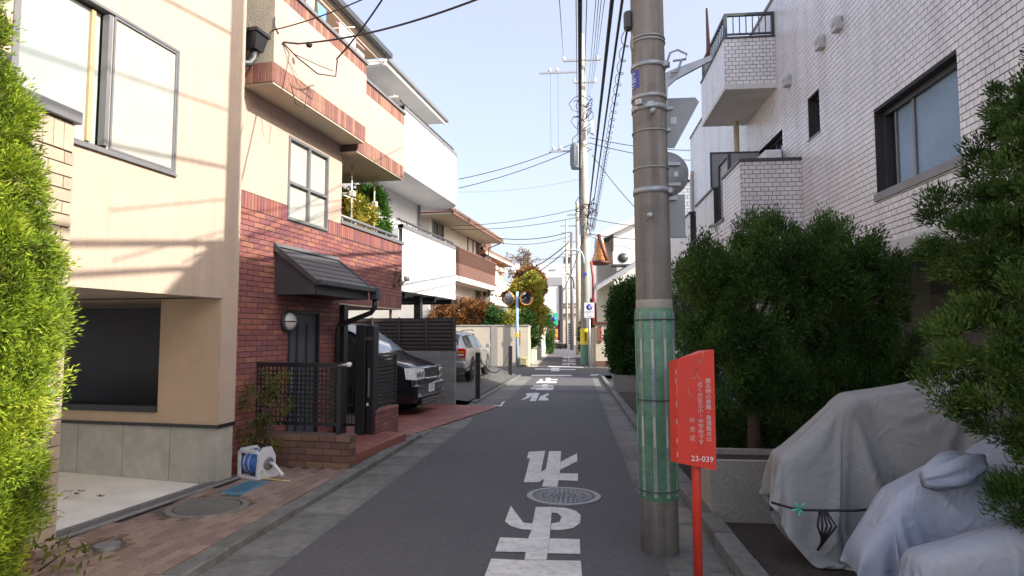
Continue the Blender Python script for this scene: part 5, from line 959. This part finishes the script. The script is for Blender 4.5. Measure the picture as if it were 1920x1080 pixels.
for i in range(N8):
    for j in range(5):
        f0, f1_ = j/5, (j+1)/5; r0 = wb_/2*(1-.68*f0**.8); r1 = wb_/2*(1-.68*f1_**.8); a0 = math.pi+math.pi*i/N8; a1 = math.pi+math.pi*(i+1)/N8; g = .012
        P4 = [(cb[0]+r0*math.cos(a0+g), 44.2+r0*math.sin(a0+g)*1.0, cb[2]+hb_*f0+.03), (cb[0]+r0*math.cos(a1-g), 44.2+r0*math.sin(a1-g), cb[2]+hb_*f0+.03), (cb[0]+r1*math.cos(a1-g), 44.2+r1*math.sin(a1-g), cb[2]+hb_*f1_), (cb[0]+r1*math.cos(a0+g), 44.2+r1*math.sin(a0+g), cb[2]+hb_*f1_)]
        MB().add(P4+[(x, y+.2, z) for x, y, z in P4], [(0, 1, 2, 3), (7, 6, 5, 4), (0, 4, 5, 1), (2, 6, 7, 3)]).build('copper_sheet', COP, kh)
MB().lathe([(wb_/2*1.02, 0), (wb_/2*1.06, -.1), (wb_/2*.8, -.25)], 24, c=(cb[0], 44.2, cb[2])).build('bay_rim', COPD, kh); p1 = PY(1122, 440, 43.7); p2 = PY(1138, 488, 43.2)
MB().tube([p1, p2], .14, 6).build('copper_ridge', COPD, kh); MB().tube([PY(1108, 490, 43.3), PY(1112, 520, 43.4), PY(1113, 610, 43.5)], .1, 6).build('copper_drain', mat('red drain', (.35, .06, .05), .5), kh)
ac = thing('air_conditioner', 'white outdoor air conditioner unit on the wall of the copper bay house', 'air conditioner', tuple(PY(1169, 497, YH_-.8))); s_ = YH_/F
B('case', WHITE, ac, (-20*s_, 18*s_, -.3, .4, 0, 25*s_), b=.05); MB().lathe([(0, 0), (9*s_, 0), (9*s_, .04), (0, .05)], 24, c=(-1*s_, -.3, 12.5*s_), M=Matrix.Rotation(R(90), 4, 'X')).build('fan_grille', DKGREY, ac); B('shelf', DKGREY, ac, (-22*s_, 22*s_, -.4, .6, -.1, -.003))
B('dark_gutter', DKGREY, kh, (a[0]-.1, a[0], YH_-.1, YH_+.6, PY(1150, 470, YH_)[2], PY(1150, 430, YH_)[2]))
m = MB(); q1 = PY(1118, 545, 42.5); q2 = PY(1200, 495, 42.5); m.add([tuple(q1), tuple(q2), (q2[0], 46, q2[2]+.4), (q1[0], 46, q1[2]+.4), (q1[0], q1[1], q1[2]+.3), (q2[0], q2[1], q2[2]+.3), (q2[0], 46, q2[2]+.7), (q1[0], 46, q1[2]+.7)], [(3, 2, 1, 0), (4, 5, 6, 7), (0, 1, 5, 4), (1, 2, 6, 5), (3, 0, 4, 7)]); m.build('porch_roof', mat('grey porch roof', (.33, .34, .36), .7), kh)
gr_ = thing('ornate_garden_wall', 'cream garden wall end with red fretwork panel right of the crossing', 'wall'); a = PY(1115, 607, 38.7); b = PY(1132, 607, 38.7); B('pier', gwm, gr_, (a[0]+.05, b[0]+1.6, 38.7, 39.0, ZG+.35, a[2])); B('plinth', BROWNB, gr_, (a[0]+.03, b[0]+1.6, 38.68, 39.02, ZG, ZG+.349)); B('return_wall', gwm, gr_, (a[0]-.02, a[0]+.2, 39.01, 52, ZG, a[2]-.2)); B('coping', COPD, gr_, (a[0]-.05, b[0]+1.7, 38.6, 39.1, a[2]+.001, a[2]+.12))
FRT = mat('red fretwork', (.42, .09, .05), .7); u0 = PY(1122, 612, 38.7); u1 = PY(1128, 642, 38.7)
for q in ((u0[0], u1[0], u0[2]-.08, u0[2]), (u0[0], u1[0], u1[2], u1[2]+.08), (u0[0], u0[0]+.06, u1[2], u0[2]), (u1[0]-.06, u1[0], u1[2], u0[2])): B('fret_bar', FRT, gr_, (q[0], q[1], 38.64, 38.698, q[2], q[3]))
for k in range(4): z = u1[2]+.1+(u0[2]-u1[2]-.2)*k/4; B('fret_key', FRT, gr_, (u0[0]+.05+.04*(k % 2), u1[0]-.09+.04*(k % 2), 38.65, 38.697, z, z+.1))
# far main pole
fp = thing('far_utility_pole', 'tall pale utility pole with transformer and crossarms at the crossing', 'utility pole', (.57, 39.8, ZG)); PCL = mat('pale pole concrete', (.40, .38, .33), .9, .12, 3, stain=.2)
zt = PY(1098, 65, 39.8)[2]-ZG
MB().tube([(0, 0, 0), (0, 0, zt*.5), (-.1, 0, zt)], [.30, .25, .16], 20).build('shaft', PCL, fp)
def zz(y): return PY(1098, y, 39.8)[2]-ZG
def xx(x): return PY(x, 300, 39.8)[0]-.57
B('crossarm', STEEL, fp, (xx(1057), xx(1128), -.45, -.33, zz(119), zz(116))); B('crossarm', STEEL, fp, (xx(1012), xx(1082), -.3, -.2, zz(138.5), zz(135.5))); B('crossarm', STEEL, fp, (xx(1076), xx(1118), -.4, -.3, zz(160), zz(157)));  B('crossarm', STEEL, fp, (xx(1030), xx(1075), -.3, -.2, zz(286), zz(283)))
tr = MB().lathe([(.30, 0), (.33, .06), (.33, 1.5), (.27, 1.62), (0, 1.66)], 20, c=(xx(1080), -.5, zz(320))).build('transformer', mat('grey transformer', (.22, .24, .27), .5), fp)
for k in range(10): a_ = k*.63; MB().box(.33, .37, -.012, .012, .2, 1.4, Matrix.Translation((xx(1080), -.5, zz(320))) @ Matrix.Rotation(a_, 4, 'Z')).build('cooling_fin', MATS['grey transformer'], tr)
B('junction_box', WHITE, fp, (xx(1108), xx(1113), -.6, -.3, zz(255), zz(232))); B('junction_box', DKGREY, fp, (xx(1088), xx(1092), -.6, -.3, zz(455), zz(425)))
for px, y in ((1031.5, 133), (1045.5, 133), (1058, 113), (1121, 113), (1078, 155), (1116, 155), (1038, 280), (1052, 280)): MB().lathe([(.05, 0), (.12, .08), (.05, .14), (.1, .22), (0, .26)], 10, c=(xx(px), -.26, zz(y+2))).build('insulator', WHITE, fp)
m = MB(); rg = np.random.default_rng(3)
for k in range(26):                                # tangle of drop wires round the shaft
    zc = zz(rg.choice([205, 225, 245, 265, 285, 395, 410, 420, 435])+rg.normal(0, 6)); r = rg.uniform(.3, .75); a0 = rg.uniform(0, 6.28); pts = [(r*math.cos(a0+.5*i)*(1+.3*math.sin(i*1.3+k)), -.3+.5*r*math.sin(a0+.5*i), zc+.35*math.sin(i*.9+k)+.05*i) for i in range(9)]; m.tube(pts, .022, 4, smooth=False)
m.build('wire_coils', CABLE, fp)
yb = thing('yellow_banner', 'yellow vertical safety banner tied round the far utility pole', 'banner', (.57, 39.8, ZG)); YEL = mat('yellow vinyl', (.75, .66, .03), .5); vs = []
for z in (zz(646), zz(616)):
    for k in range(7): a_ = R(-200+34*k); vs.append((.325*math.cos(a_), .325*math.sin(a_), z))
MB().add(vs, [(k, k+1, 8+k, 7+k) for k in range(6)], True).build('sheet', YEL, yb); B('red_print', REDL, yb, (-.05, .06, -.335, -.329, zz(640), zz(622))); vs = []
for z in (zz(684), zz(647)):
    for k in range(9): a_ = R(-200+26*k); vs.append((.318*math.cos(a_), .318*math.sin(a_), z))
gs = MB().add(vs, [(k, k+1, 10+k, 9+k) for k in range(8)], True).build('guard_wrap', GW, fp)
MB().box(.01, .01, 0, 0, 0, 0)
curp = B('blue_plate', BLUEP, fp, (xx(1092.5)-.0, xx(1098), -.36, -.33, zz(518.5), zz(512)))
ps = thing('pedestrian_sign', 'blue pedestrian sign with white text plate on a thin pole at the crossing', 'road sign', (.78, 38.3, ZG)); sc_ = 38.3/F
MB().tube([(0, 0, 0), (0, 0, PY(1104, 566, 38.3)[2]-ZG)], .075, 12).build('post', STEEL, ps); z0 = PY(1104, 596, 38.3)[2]-ZG; z1_ = PY(1104, 568, 38.3)[2]-ZG
pl_ = B('plate', WHITE, ps, (-.29, .29, -.12, -.085, z0, z1_), b=.01); B('plate_edge', STEEL, ps, (-.305, .305, -.1, -.08, z0-.015, z1_+.015)); MB().lathe([(0, 0), (.185, 0), (.185, .006), (0, .006)], 32, c=(.02, -.121, z1_-.25), M=Matrix.Rotation(R(90), 4, 'X')).build('blue_disc', BLUEP, pl_)
B('pictogram', WHITE, pl_, (-.02, .02, -.131, -.128, z1_-.35, z1_-.20), (.05, .075, -.131, -.128, z1_-.36, z1_-.25), (-.015, .015, -.131, -.128, z1_-.185, z1_-.15), (.05, .075, -.131, -.128, z1_-.235, z1_-.205))
textmesh('自転車を', .13, ps, Matrix.Translation((0, -.122, z0+.34)) @ Matrix.Rotation(R(90), 4, 'X'), BLUEP, 'plate_text'); textmesh('除 く', .13, ps, Matrix.Translation((0, -.122, z0+.2)) @ Matrix.Rotation(R(90), 4, 'X'), BLUEP, 'plate_text'); textmesh('7:30-8:30', .10, ps, Matrix.Translation((0, -.122, z0+.07)) @ Matrix.Rotation(R(90), 4, 'X'), BLUEP, 'plate_text')
# farther poles and street lamps
for k, (px, yt, Y, r, lab) in enumerate(((1085, 380, 58, .27, 'second utility pole just left of the main far pole'), (1073, 435, 74, .24, 'slim grey utility pole farther down the lane'), (1063, 410, 96, .2, 'thin farthest utility pole with crossarm'))):
    b_ = PY(px, 645, Y); t_ = PY(px, yt, Y); o = thing('lane_utility_pole', lab, 'utility pole', (b_[0], Y, ZG), 0, 'poles down the lane'); MB().tube([(0, 0, 0), (0, 0, t_[2]-ZG)], [r, r*.7], 12).build('shaft', [PCL, GREYM, PCL][k], o); B('crossarm', STEEL, o, (-1.0, 1.0, -.1, .05, t_[2]-ZG-1.2, t_[2]-ZG-1.05)); B('crossarm', STEEL, o, (-.8, .8, -.1, .05, t_[2]-ZG-2.2, t_[2]-ZG-2.08))
for px, py, Y, side, lab in ((1094, 478, 39.3, -1, 'blue street lamp arm on the far utility pole'), (1076, 522, 73, -1, 'curved street lamp on the slim grey pole')):
    p = PY(px, py, Y); s_ = Y/F; o = thing('street_lamp', lab, 'street lamp', (p[0], Y, p[2])); MB().tube([(0, 0, -18*s_), (0, 0, -6*s_), (-3*s_, -.1, 3*s_), (-9*s_, -.2, 8*s_), (-16*s_, -.3, 9*s_)], .06*Y/39, 8).build('arm', BLUEPOLE if Y < 50 else GREYM, o); MB().bbox(-24*s_, -14*s_, -.45, -.15, 7*s_, 10*s_, b=.03).build('lamp_head', WHITE, o)
# ================================================================== vegetation
def leaves(name, P0, D, L, Wd, mt, parent, rg):
    n = len(P0); D = D/np.linalg.norm(D, axis=1)[:, None]; r = rg.normal(size=(n, 3)); S_ = np.cross(D, r); S_ /= np.linalg.norm(S_, axis=1)[:, None]+1e-9
    L = L*rg.uniform(.6, 1.25, n)[:, None]; Wd = Wd*rg.uniform(.7, 1.2, n)[:, None]
    V = np.stack([P0, P0+D*L*.45+S_*Wd*.5, P0+D*L, P0+D*L*.45-S_*Wd*.5], 1).reshape(-1, 3); Fc = np.arange(4*n).reshape(-1, 4)
    return link(name, npmesh(name, V, Fc), mt, parent)
def sph(n, rg): v = rg.normal(size=(n, 3)); return v/np.linalg.norm(v, axis=1)[:, None]
def clumps(ell, nsub, rsub, nleaf, rg, up=.3, shell=.55, flat=1., jit=.5):
    """ellipsoids -> sub clumps on and in them -> leaf positions and directions"""
    Ps, Ds = [], []; vol = np.array([e[3]*e[4]*e[5] for e in ell])**.67; cnt = np.maximum(2, (nsub*vol/vol.sum())).astype(int)
    for e, k in zip(ell, cnt):
        d = sph(k, rg); c = np.array(e[:3])+d*np.array(e[3:6])*(rg.uniform(shell, 1, k)[:, None])
        rs = rsub*rg.uniform(.6, 1.3, k)
        for ci, ri, di in zip(c, rs, d):
            q = sph(nleaf, rg); q[:, 2] *= flat; pos = ci+q*ri*(rg.uniform(.25, 1, nleaf)[:, None]); Ps.append(pos); Ds.append(q+di*.7+np.array([0, 0, up])+rg.normal(0, jit, (nleaf, 3)))
    return np.concatenate(Ps), np.concatenate(Ds)
BARK = mat('bark', (.085, .06, .045), .95, .3, 12, .8, 30)
def plant(name, label, cat, base, ell, nsub, rsub, nleaf, L, Wd, mt, seed, trunk=.06, limbs=6, up=.3, shell=.55, flat=1., group=None, part='crown', jit=.5, hts=None):
    rg = np.random.default_rng(seed); o = thing(name, label, cat, tuple(base), 0, group); Pp, Dd = clumps(ell, nsub, rsub, nleaf, rg, up, shell, flat, jit); leaves(part, Pp, Dd, L, Wd, mt, o, rg)
    zt = max(e[2] for e in ell); c0 = np.mean([e[:3] for e in ell], 0); m = MB(); top = (c0[0], c0[1], zt); m.tube([(0, 0, -.1), (c0[0]*.2+.02, c0[1]*.2, zt*.3), (c0[0]*.6-.02, c0[1]*.6, zt*.65), top], [trunk, trunk*.8, trunk*.55, trunk*.2], 8)
    m.build('trunk', BARK, o); mm = MB()
    for k in range(limbs):
        e = ell[int(rg.integers(len(ell)))]; d = sph(1, rg)[0]; tip = np.array(e[:3])+d*np.array(e[3:6])*.8; f = rg.uniform(.25, .8); st0 = np.array((c0[0]*f, c0[1]*f, zt*f)); mid = (st0+tip)/2+np.array([0, 0, -.05]); mm.tube([st0, mid, tip], [trunk*.4, trunk*.28, trunk*.1], 6)
    if limbs: mm.build('branches', BARK, o)
    return o
GOLD = leafmat('golden conifer foliage', [(.09, .06, .025), (.10, .17, .02), (.22, .32, .025), (.34, .42, .035), (.44, .45, .06)], .35)
JUN = leafmat('dark juniper foliage', [(.014, .032, .010), (.034, .078, .017), (.075, .145, .028), (.15, .235, .05)], .22)
JUN2 = leafmat('juniper foliage', [(.012, .028, .008), (.034, .072, .014), (.08, .14, .025), (.155, .225, .04)], .2)
GRN = leafmat('green foliage', [(.015, .05, .012), (.03, .09, .02), (.06, .13, .03), (.10, .16, .04)], .25)
TOPI = leafmat('bright topiary foliage', [(.03, .09, .012), (.06, .16, .02), (.11, .24, .03)], .3)
RUST = leafmat('rusty autumn foliage', [(.10, .035, .015), (.20, .08, .03), (.28, .14, .05), (.15, .10, .03)], .3)
AUT = leafmat('autumn foliage', [(.14, .20, .03), (.28, .33, .05), (.46, .38, .07), (.52, .28, .07)], .35)
SHRB = leafmat('shrub foliage', [(.05, .07, .02), (.10, .12, .03), (.16, .14, .05), (.12, .20, .03)], .3)
# golden conifer at the left edge
E_ = [(0, 0, z, r*.74, r*.74, .42) for z, r in ((.25, .46), (.6, .55), (1.0, .6), (1.4, .68), (1.75, .70), (2.1, .62), (2.5, .52), (2.9, .38), (3.25, .2), (3.55, .06))]
plant('golden_conifer', 'tall golden green conifer hedge tree at the left edge of the street', 'tree', (-3.66, 3.45, gz(3.4)), E_, 1100, .115, 250, .040, .010, GOLD, 1, .07, 10, .5, .72)
# junipers on the right
def juni(label, base, ell, seed, nsub=420, rsub=.115, nleaf=260, L=.040, Wd=.013, mt=JUN, name='juniper', tr=.07):
    rg = np.random.default_rng(seed+100); sh = []
    for e in ell:                                 # upright shoots break the outline
        for k in range(5): d = sph(1, rg)[0]; d[2] = abs(d[2])*.8+.2; sh.append((e[0]+d[0]*e[3]*.95, e[1]+d[1]*e[4]*.95, e[2]+d[2]*e[5]*.95+.06, .07, .07, .17))
    return plant(name, label, 'tree', base, list(ell)+sh, nsub, rsub, nleaf, L, Wd, mt, seed, tr, 14, .95, .6, 1.45 if mt is JUN else .75, 'junipers along the apartment block')
juni('left of the two big dark junipers behind the concrete planter', (1.75, 6.6, .3), [(0, 0, 1.5, .55, .45, .6), (-.25, 0, 1.0, .5, .4, .4), (.2, 0, 2.05, .33, .33, .38), (-.38, -.1, 1.75, .3, .3, .32), (.25, 0, .75, .4, .35, .3)], 2, 430)
juni('right of the two big dark junipers behind the concrete planter', (2.75, 6.7, .3), [(0, 0, 1.5, .55, .45, .6), (.15, 0, .95, .5, .45, .4), (-.1, 0, 2.0, .38, .33, .33), (-.38, -.1, 1.85, .28, .3, .3), (-.1, 0, .7, .4, .35, .28)], 3, 430)
juni('big juniper with layered clumps at the right edge in front of the covers', (2.75, 3.9, -.05), [(-.05, 0, 2.5, .40, .4, .32), (.1, .1, 2.95, .32, .3, .3), (-.35, -.05, 2.15, .40, .35, .22), (.15, 0, 2.0, .5, .4, .3), (-.32, -.1, 1.62, .48, .4, .26), (.2, -.1, 1.3, .5, .4, .3), (-.3, -.15, 1.22, .44, .35, .22), (-.15, -.2, .72, .45, .3, .18), (.25, -.1, .45, .35, .35, .3), (-.1, -.3, .25, .3, .3, .2)], 4, 760, .10, 260, .036, .010, JUN2, 'layered_juniper', .08)
juni('loose juniper with bare twigs beside the utility pole', (1.55, 8.9, .1), [(-.1, 0, 1.95, .5, .45, .32), (.25, 0, 1.5, .5, .45, .4), (.5, .2, 2.3, .5, .4, .4), (-.15, 0, 1.25, .3, .3, .25)], 5, 130, .17, 110)
juni('dark juniper at the back beneath the tiled wall', (3.05, 8.6, .1), [(0, 0, 1.7, .6, .5, .7), (0, 0, .9, .7, .5, .6), (-.4, 0, .6, .5, .5, .5)], 6, 260)
juni('low dark juniper filling the bed under the tiled wall', (2.3, 8.1, .0), [(0, 0, .7, .9, .5, .6), (.8, .1, .8, .6, .5, .6), (-.5, 0, .4, .5, .4, .4)], 16, 260)
plant('clipped_hedge_tree', 'dense clipped evergreen in the far grey planter by the right kerb', 'tree', (1.75, 21.0, .12), [(0, 0, 1.3, .72, .55, .95), (-.05, 0, 2.25, .62, .5, .75), (.1, 0, .5, .68, .5, .5), (.1, 0, 2.75, .42, .4, .35)], 420, .24, 100, .12, .06, GRN, 7, .09, 6, .3, .6)
plant('ivy_hedge', 'tall dark hedge farther along the right of the lane', 'hedge', (1.0, 50, ZG), [(0, 0, 1.6, .7, 1.5, 1.7), (.1, 1, 3.2, .6, 1.2, 1.3)], 160, .35, 60, .2, .12, GRN, 8, .1, 4)
plant('balcony_conifer', 'bright green conical conifer on the brick balcony', 'tree', (*LW(5.35, .85), 2.3), [(0, 0, .9, .42, .42, .7), (0, 0, 1.6, .36, .36, .6), (0, 0, 2.15, .22, .22, .4), (.1, 0, .4, .42, .42, .5)], 260, .13, 110, .075, .03, TOPI, 9, .05, 3, .5, .7)
plant('balcony_shrub', 'sparse reddish green shrub between the clothes poles on the brick balcony', 'shrub', (*LW(4.3, .85), 2.4), [(0, 0, .9, .5, .4, .5), (.1, .2, 1.5, .4, .4, .4)], 90, .16, 60, .09, .05, AUT, 10, .03, 6, .2, .4)
plant('entry_shrub', 'thin leggy shrub beside the lattice fence and cream house corner', 'shrub', (*LW(.50, .0), -.1), [(0, 0, .95, .28, .16, .35), (.25, 0, 1.05, .25, .14, .2), (-.1, 0, .45, .22, .15, .25), (.1, -.05, .3, .25, .15, .15), (.2, -.05, .8, .25, .1, .2)], 60, .07, 26, .055, .022, SHRB, 11, .018, 14, .2, .3)
# planting over the garden wall
plant('rust_bush', 'rusty brown autumn bush over the left of the garden wall', 'shrub', (-7.0, 40.6, ZG), [(0, 0, 2.8, 1.5, 1, 1.3), (.6, 0, 3.3, 1.0, .8, .9), (-1.4, 0, 2.9, 1.2, 1, 1.0)], 150, .35, 70, .2, .12, RUST, 12, .08, 8, .2, .4)
for k, (x, z, r, mt_, lab) in enumerate(((-5.3, 2.6, .9, GRN, 'dark green bush over the garden wall right of the rusty bush'), (-4.2, 2.5, .85, AUT, 'yellowish bush over the middle of the garden wall'), (-3.5, 2.5, .9, GRN, 'deep green bush behind the traffic mirrors'))):
    plant('wall_bush', lab, 'shrub', (x, 40.3+.3*k, ZG), [(0, 0, z, r, .8, .95), (.3, .2, z-.7, r, .8, .8)], 120, .3, 70, .17, .10, mt_, 30+k, .07, 4, .2, .5, group='bushes over the garden wall')
plant('autumn_tree', 'orange topped yellow green tree beyond the traffic mirrors', 'tree', (-3.75, 50, ZG), [(0, 0, 4.0, 1.2, 1.1, 1.7), (.1, 0, 5.6, 1.0, 1., 1.0), (0, 0, 2.8, 1.0, 1., 1.2), (-.7, 0, 4.8, .9, 1., 1.1)], 380, .42, 80, .26, .15, AUT, 13, .16, 8, .3, .5)
plant('orange_shrub_top', 'orange leaved tree crown leaning over the garden wall', 'tree', (-3.8, 51.6, ZG), [(0, 0, 6.4, 1.1, 1., .8), (.6, 0, 5.9, .8, .8, .7)], 120, .4, 80, .26, .14, RUST, 14, .15, 5)
plant('bare_brown_tree', 'sparse brown tree behind the orange eave house', 'tree', (-6.2, 66, ZG), [(0, 0, 9.0, 2.0, 1.8, 1.4), (.8, 0, 9.8, 1.4, 1.4, 1.0), (1.6, 0, 8.0, 1.2, 1.4, 1.2)], 60, .4, 34, .22, .12, leafmat('brown thin foliage', [(.12, .085, .06), (.2, .15, .11), (.24, .18, .13)], .3), 15, .2, 22, .4, .3)
plant('lane_ivy', 'dark ivy mass on the garden wall at the left of the lane', 'hedge', (-3.1, 62, ZG), [(0, 0, 2.2, 1.0, 2.5, 2.2), (.2, 0, .8, .7, 2, 1)], 160, .35, 70, .2, .12, GRN, 17, .08, 3)
# weed by the brick planter
rg = np.random.default_rng(4); o = thing('leafy_weed', 'pale leafy weed sprouting over the low brick planter', 'plant', (-3.55, 4.05, gz(4)+.03)); n_ = 60; Pp = np.stack([rg.uniform(-.25, .35, n_), rg.normal(0, .08, n_), rg.uniform(.02, .22, n_)], 1); stuff(leaves('leaf_spray', Pp, rg.normal(size=(n_, 3))+np.array([.3, 0, .6]), .09, .03, SHRB, o, rg)); MB().tube([(-.1, 0, 0), (.1, .02, .15), (.4, .1, .24)], .006, 5).build('stem', MATS['bark'], o)
# blue car glimpsed under the block
cst = [(y, zb, zs, zr, hw, hr) for y, zb, zs, zr, hw, hr in wst]
BLUEC = mat('pale blue car paint', (.30, .36, .48), .3, .04, 3, metal=.3, coat=.6)
car('parked_hatchback', 'pale blue car glimpsed behind the junipers under the apartment block', 'car', (2.6, 13.2, -.28), R(180), cst, BLUEC, CARG, [[(.62, .1), (-.28, .1), (-.28, .92), (.12, .92)], [(-.36, .1), (-1.15, .1), (-1.15, .92), (-.36, .92)]], (.22, .93, 0, 1), (-2.28, -1.95, 0, 1), (1.4, -1.35), .33)
# hose reel
hr = thing('hose_reel', 'white hose reel with coiled blue hose at the corner of the cream house', 'hose reel', (-3.66, 7.12, gz(7.1)+.05), R(-22)); HWH = mat('reel plastic', (.55, .57, .60), .5, .06, 8)
for x in (-.17, .13):
    m = MB(); P5 = [(-.15, 0), (.15, 0), (.15, .06), (.10, .14), (.10, .24), (.04, .35), (-.06, .35), (-.13, .28), (-.15, .08)]; m.prism([(a, b) for a, b in P5], x, x+.035, 0) if x > 0 else m.box(x, x+.03, -.15, -.12, 0, .3).box(x, x+.03, .11, .14, 0, .3).box(x, x+.03, -.12, .11, .30, .33).box(x, x+.03, -.12, .11, 0, .03); m.build('side_frame', HWH, hr)
B('crossbar', HWH, hr, (-.14, .13, -.15, -.115, .29, .325)); B('crossbar', HWH, hr, (-.14, .13, -.15, -.115, 0, .035)); HOSE = mat('blue hose', (.05, .13, .42), .35, .15, 20); HOSEL = mat('pale hose', (.35, .48, .65), .4)
Mx = Matrix.Translation((-.12, -.01, .17)) @ Matrix.Rotation(R(90), 4, 'Y')
for k in range(9): MB().lathe([(.125+.012*math.cos(a), .013+.025*k+.013*math.sin(a)) for a in np.linspace(0, 6.28, 9)], 28, M=Mx).build('hose_coil', HOSEL if k in (1, 4) else HOSE, hr)
MB().lathe([(0, -.02), (.09, -.02), (.09, .25), (0, .25)], 20, M=Mx).build('drum', HWH, hr); MB().lathe([(.0, .29), (.06, .29), (.07, .30), (.05, .305), (0, .302)], 20, M=Mx).build('hub', GREYM, hr); MB().tube([(.18, 0, .17), (.24, 0, .17), (.42, -.02, .06)], .02, 8).build('crank_handle', HWH, hr); MB().tube([(.17, -.1, .1), (.24, -.14, .12), (.25, -.12, .03), (.4, -.08, .02), (.55, -.04, .015)], .008, 6).build('hose_tail', mat('yellow hose', (.45, .38, .16), .5), hr)
# ================================================================== overhead wires
def wire(label, a, b, sag, r=.012, n=24, group='overhead cables', name='overhead_cable'):
    a = Vector(a); b = Vector(b); pts = [a.lerp(b, i/n)-Vector((0, 0, sag*4*(i/n)*(1-i/n))) for i in range(n+1)]; return tag(MB().tube(pts, r, 5).build(name, CABLE), label, 'cable', group)
def far(px, py): return PY(px, py, 39.6)
ends = [((1087, 0), 7., (1087, 440), .030, 'thick cable dropping straight down beside the far pole'), ((1147, 0), 7., (1099, 440), .026, 'thick cable from top centre running to the far pole'), ((1166, 0), 6.5, (1104, 442), .017, 'cable just left of the near pole running to the far pole'), ((1080, 0), 9, (1083, 300), .008, 'thin wire left of the thick vertical cable'), ((1100, 0), 9, (1093, 240), .008, 'thin wire right of the thick vertical cable'),
    ((1117, 0), 10, (1101, 190), .007, 'thin line first of the fan of wires above the far pole'), ((1122, 0), 10, (1106, 180), .007, 'thin line second of the fan of wires above the far pole'), ((1127, 0), 10, (1110, 165), .007, 'thin line third of the fan of wires above the far pole'), ((1133, 0), 10, (1113, 150), .007, 'thin line fourth of the fan of wires above the far pole'), ((1049, 0), 10, (1057, 116), .008, 'thin wire slanting down to the left end of the top crossarm')]
for (p, Y, q, r, lab) in ends:
    a = Vector(PY(*p, Y)); b = Vector(far(*q)); d = a-b; a2 = a+d*(.6*9/(39.6-Y)); wire(lab, a2, b, 0.05, r, 40)
# bundled cable with spiral hanger
a = Vector(PY(1182, 20, 6.2)); b = Vector(far(1112, 432)); m = MB(); m.tube([a.lerp(b, i/30) for i in range(31)], .012, 5); pts = []
for i in range(760): f = i/760; p = a.lerp(b, f); rr = .045+.05*f; pts.append(p+Vector((rr*math.cos(i*.55), 0, rr*math.sin(i*.55))))
m.tube(pts, .005, 3, smooth=False); tag(m.build('spiral_cable', CABLE), 'bundled cable wrapped by a loose spiral hanger left of the near pole', 'cable', 'overhead cables')
for (p, q, r, lab) in (((860, 336), (1092, 262), .03, 'upper of two cables from the far pole to the white house'), ((860, 353), (1105, 268), .03, 'lower of two cables from the far pole to the white house'), ((840, 424), (1090, 390), .022, 'wire from left roofs to the far pole, upper of the middle pair'), ((845, 430), (1085, 407), .022, 'wire from left roofs to the far pole, lower of the middle pair'), ((930, 446), (1068, 435), .03, 'bundle of wires over the orange eave house'), ((940, 456), (1068, 443), .02, 'thin wire under the bundle over the orange eave house'), ((860, 360), (1090, 335), .008, 'very thin wire under the paired cables'), ((900, 483), (1075, 478), .018, 'lowest level wire above the autumn trees'),
    ((960, 520), (1066, 455), .04, 'upper drop cable slanting to the brown tree'), ((970, 528), (1062, 468), .035, 'lower drop cable slanting to the brown tree'), ((1105, 258), (1330, 282), .03, 'upper cable from the far pole to the tiled block'), ((1105, 268), (1330, 302), .03, 'lower cable from the far pole to the tiled block'), ((1100, 408), (1290, 425), .025, 'cable from the far pole across the copper bay house'), ((1102, 438), (1300, 445), .03, 'thick low cable across the gable of the copper bay house'), ((1102, 441), (1230, 470), .02, 'sagging low cable to the copper bay house'), ((1110, 290), (1230, 428), .03, 'drop cable slanting down right from the far transformer'), ((1056, 545), (1095, 440), .03, 'drop cable slanting down left into the lane')):
    wire(lab, far(*p), far(*q), .25, r*.8)
for px in (1032, 1046): a = far(px, 137); b = far(px+1, 283); wire('thin vertical jumper wire under the left crossarm, the %s one' % ('left' if px == 1032 else 'right'), a, b, 0, .008, 2, 'jumper wires')
# service drops to the brick house
hc = LW(.55, -.16); top = Vector((PX0-.08, PY0, 7.6)); h0 = Vector((hc[0], hc[1], 5.28))
wire('service drop from the near pole to the brick house corner, lower', h0+Vector((.15, .1, .02)), PY(1000, -45, 5.6), .12, .012, 24, 'service drops'); wire('service drop to the brick house, upper thin one', h0+Vector((-.2, -.1, .1)), PY(720, -20, 6.2), .05, .008, 20, 'service drops'); wire('pale service drop to the brick house, steep one', h0+Vector((.5, .5, -.02)), PY(735, -30, 7.2), .05, .012, 20, 'service drops')
m = MB(); m.tube([h0+Vector(v) for v in ((-.2, -.1, .1), (-.24, -.1, -.05), (0, .0, -.02), (.12, .12, -.15), (.3, .35, -.28), (.45, .6, -.22), (.46, .62, 0), (.5, .5, -.02))], .010, 6).tube([h0+Vector(v) for v in ((.15, .1, .02), (0, 0, 0), (-.1, -.05, -.1))], .014, 6); m.lathe([(0, -.04), (.03, -.03), (.045, 0), (.03, .03), (0, .04)], 10, c=h0+Vector((.26, .16, .03)))
m.tube([h0+Vector(v) for v in ((.1, .1, -.12), (.3, .35, -.16), (.42, .58, -.15))], .006, 5).tube([h0+Vector(v) for v in ((.05, .1, -.5), (.1, .15, -.75), (.18, .25, -.78), (.2, .28, -.5))], .006, 5); tag(m.build('service_loop', CABLE), 'looped service cables with an insulator at the corner of the brick house', 'cable')
# lines running back over the camera along the street
for k, (x, z) in enumerate(((.45, 7.9), (.75, 7.2), (.55, 6.4))): wire('street cable running back overhead from the near pole at height %s' % ['topmost', 'middle', 'lowest'][k], (x, PY0, z), (x+.2, -22, z+.2), .35, .012 if k % 2 else .018, 24, 'cables over the viewer')
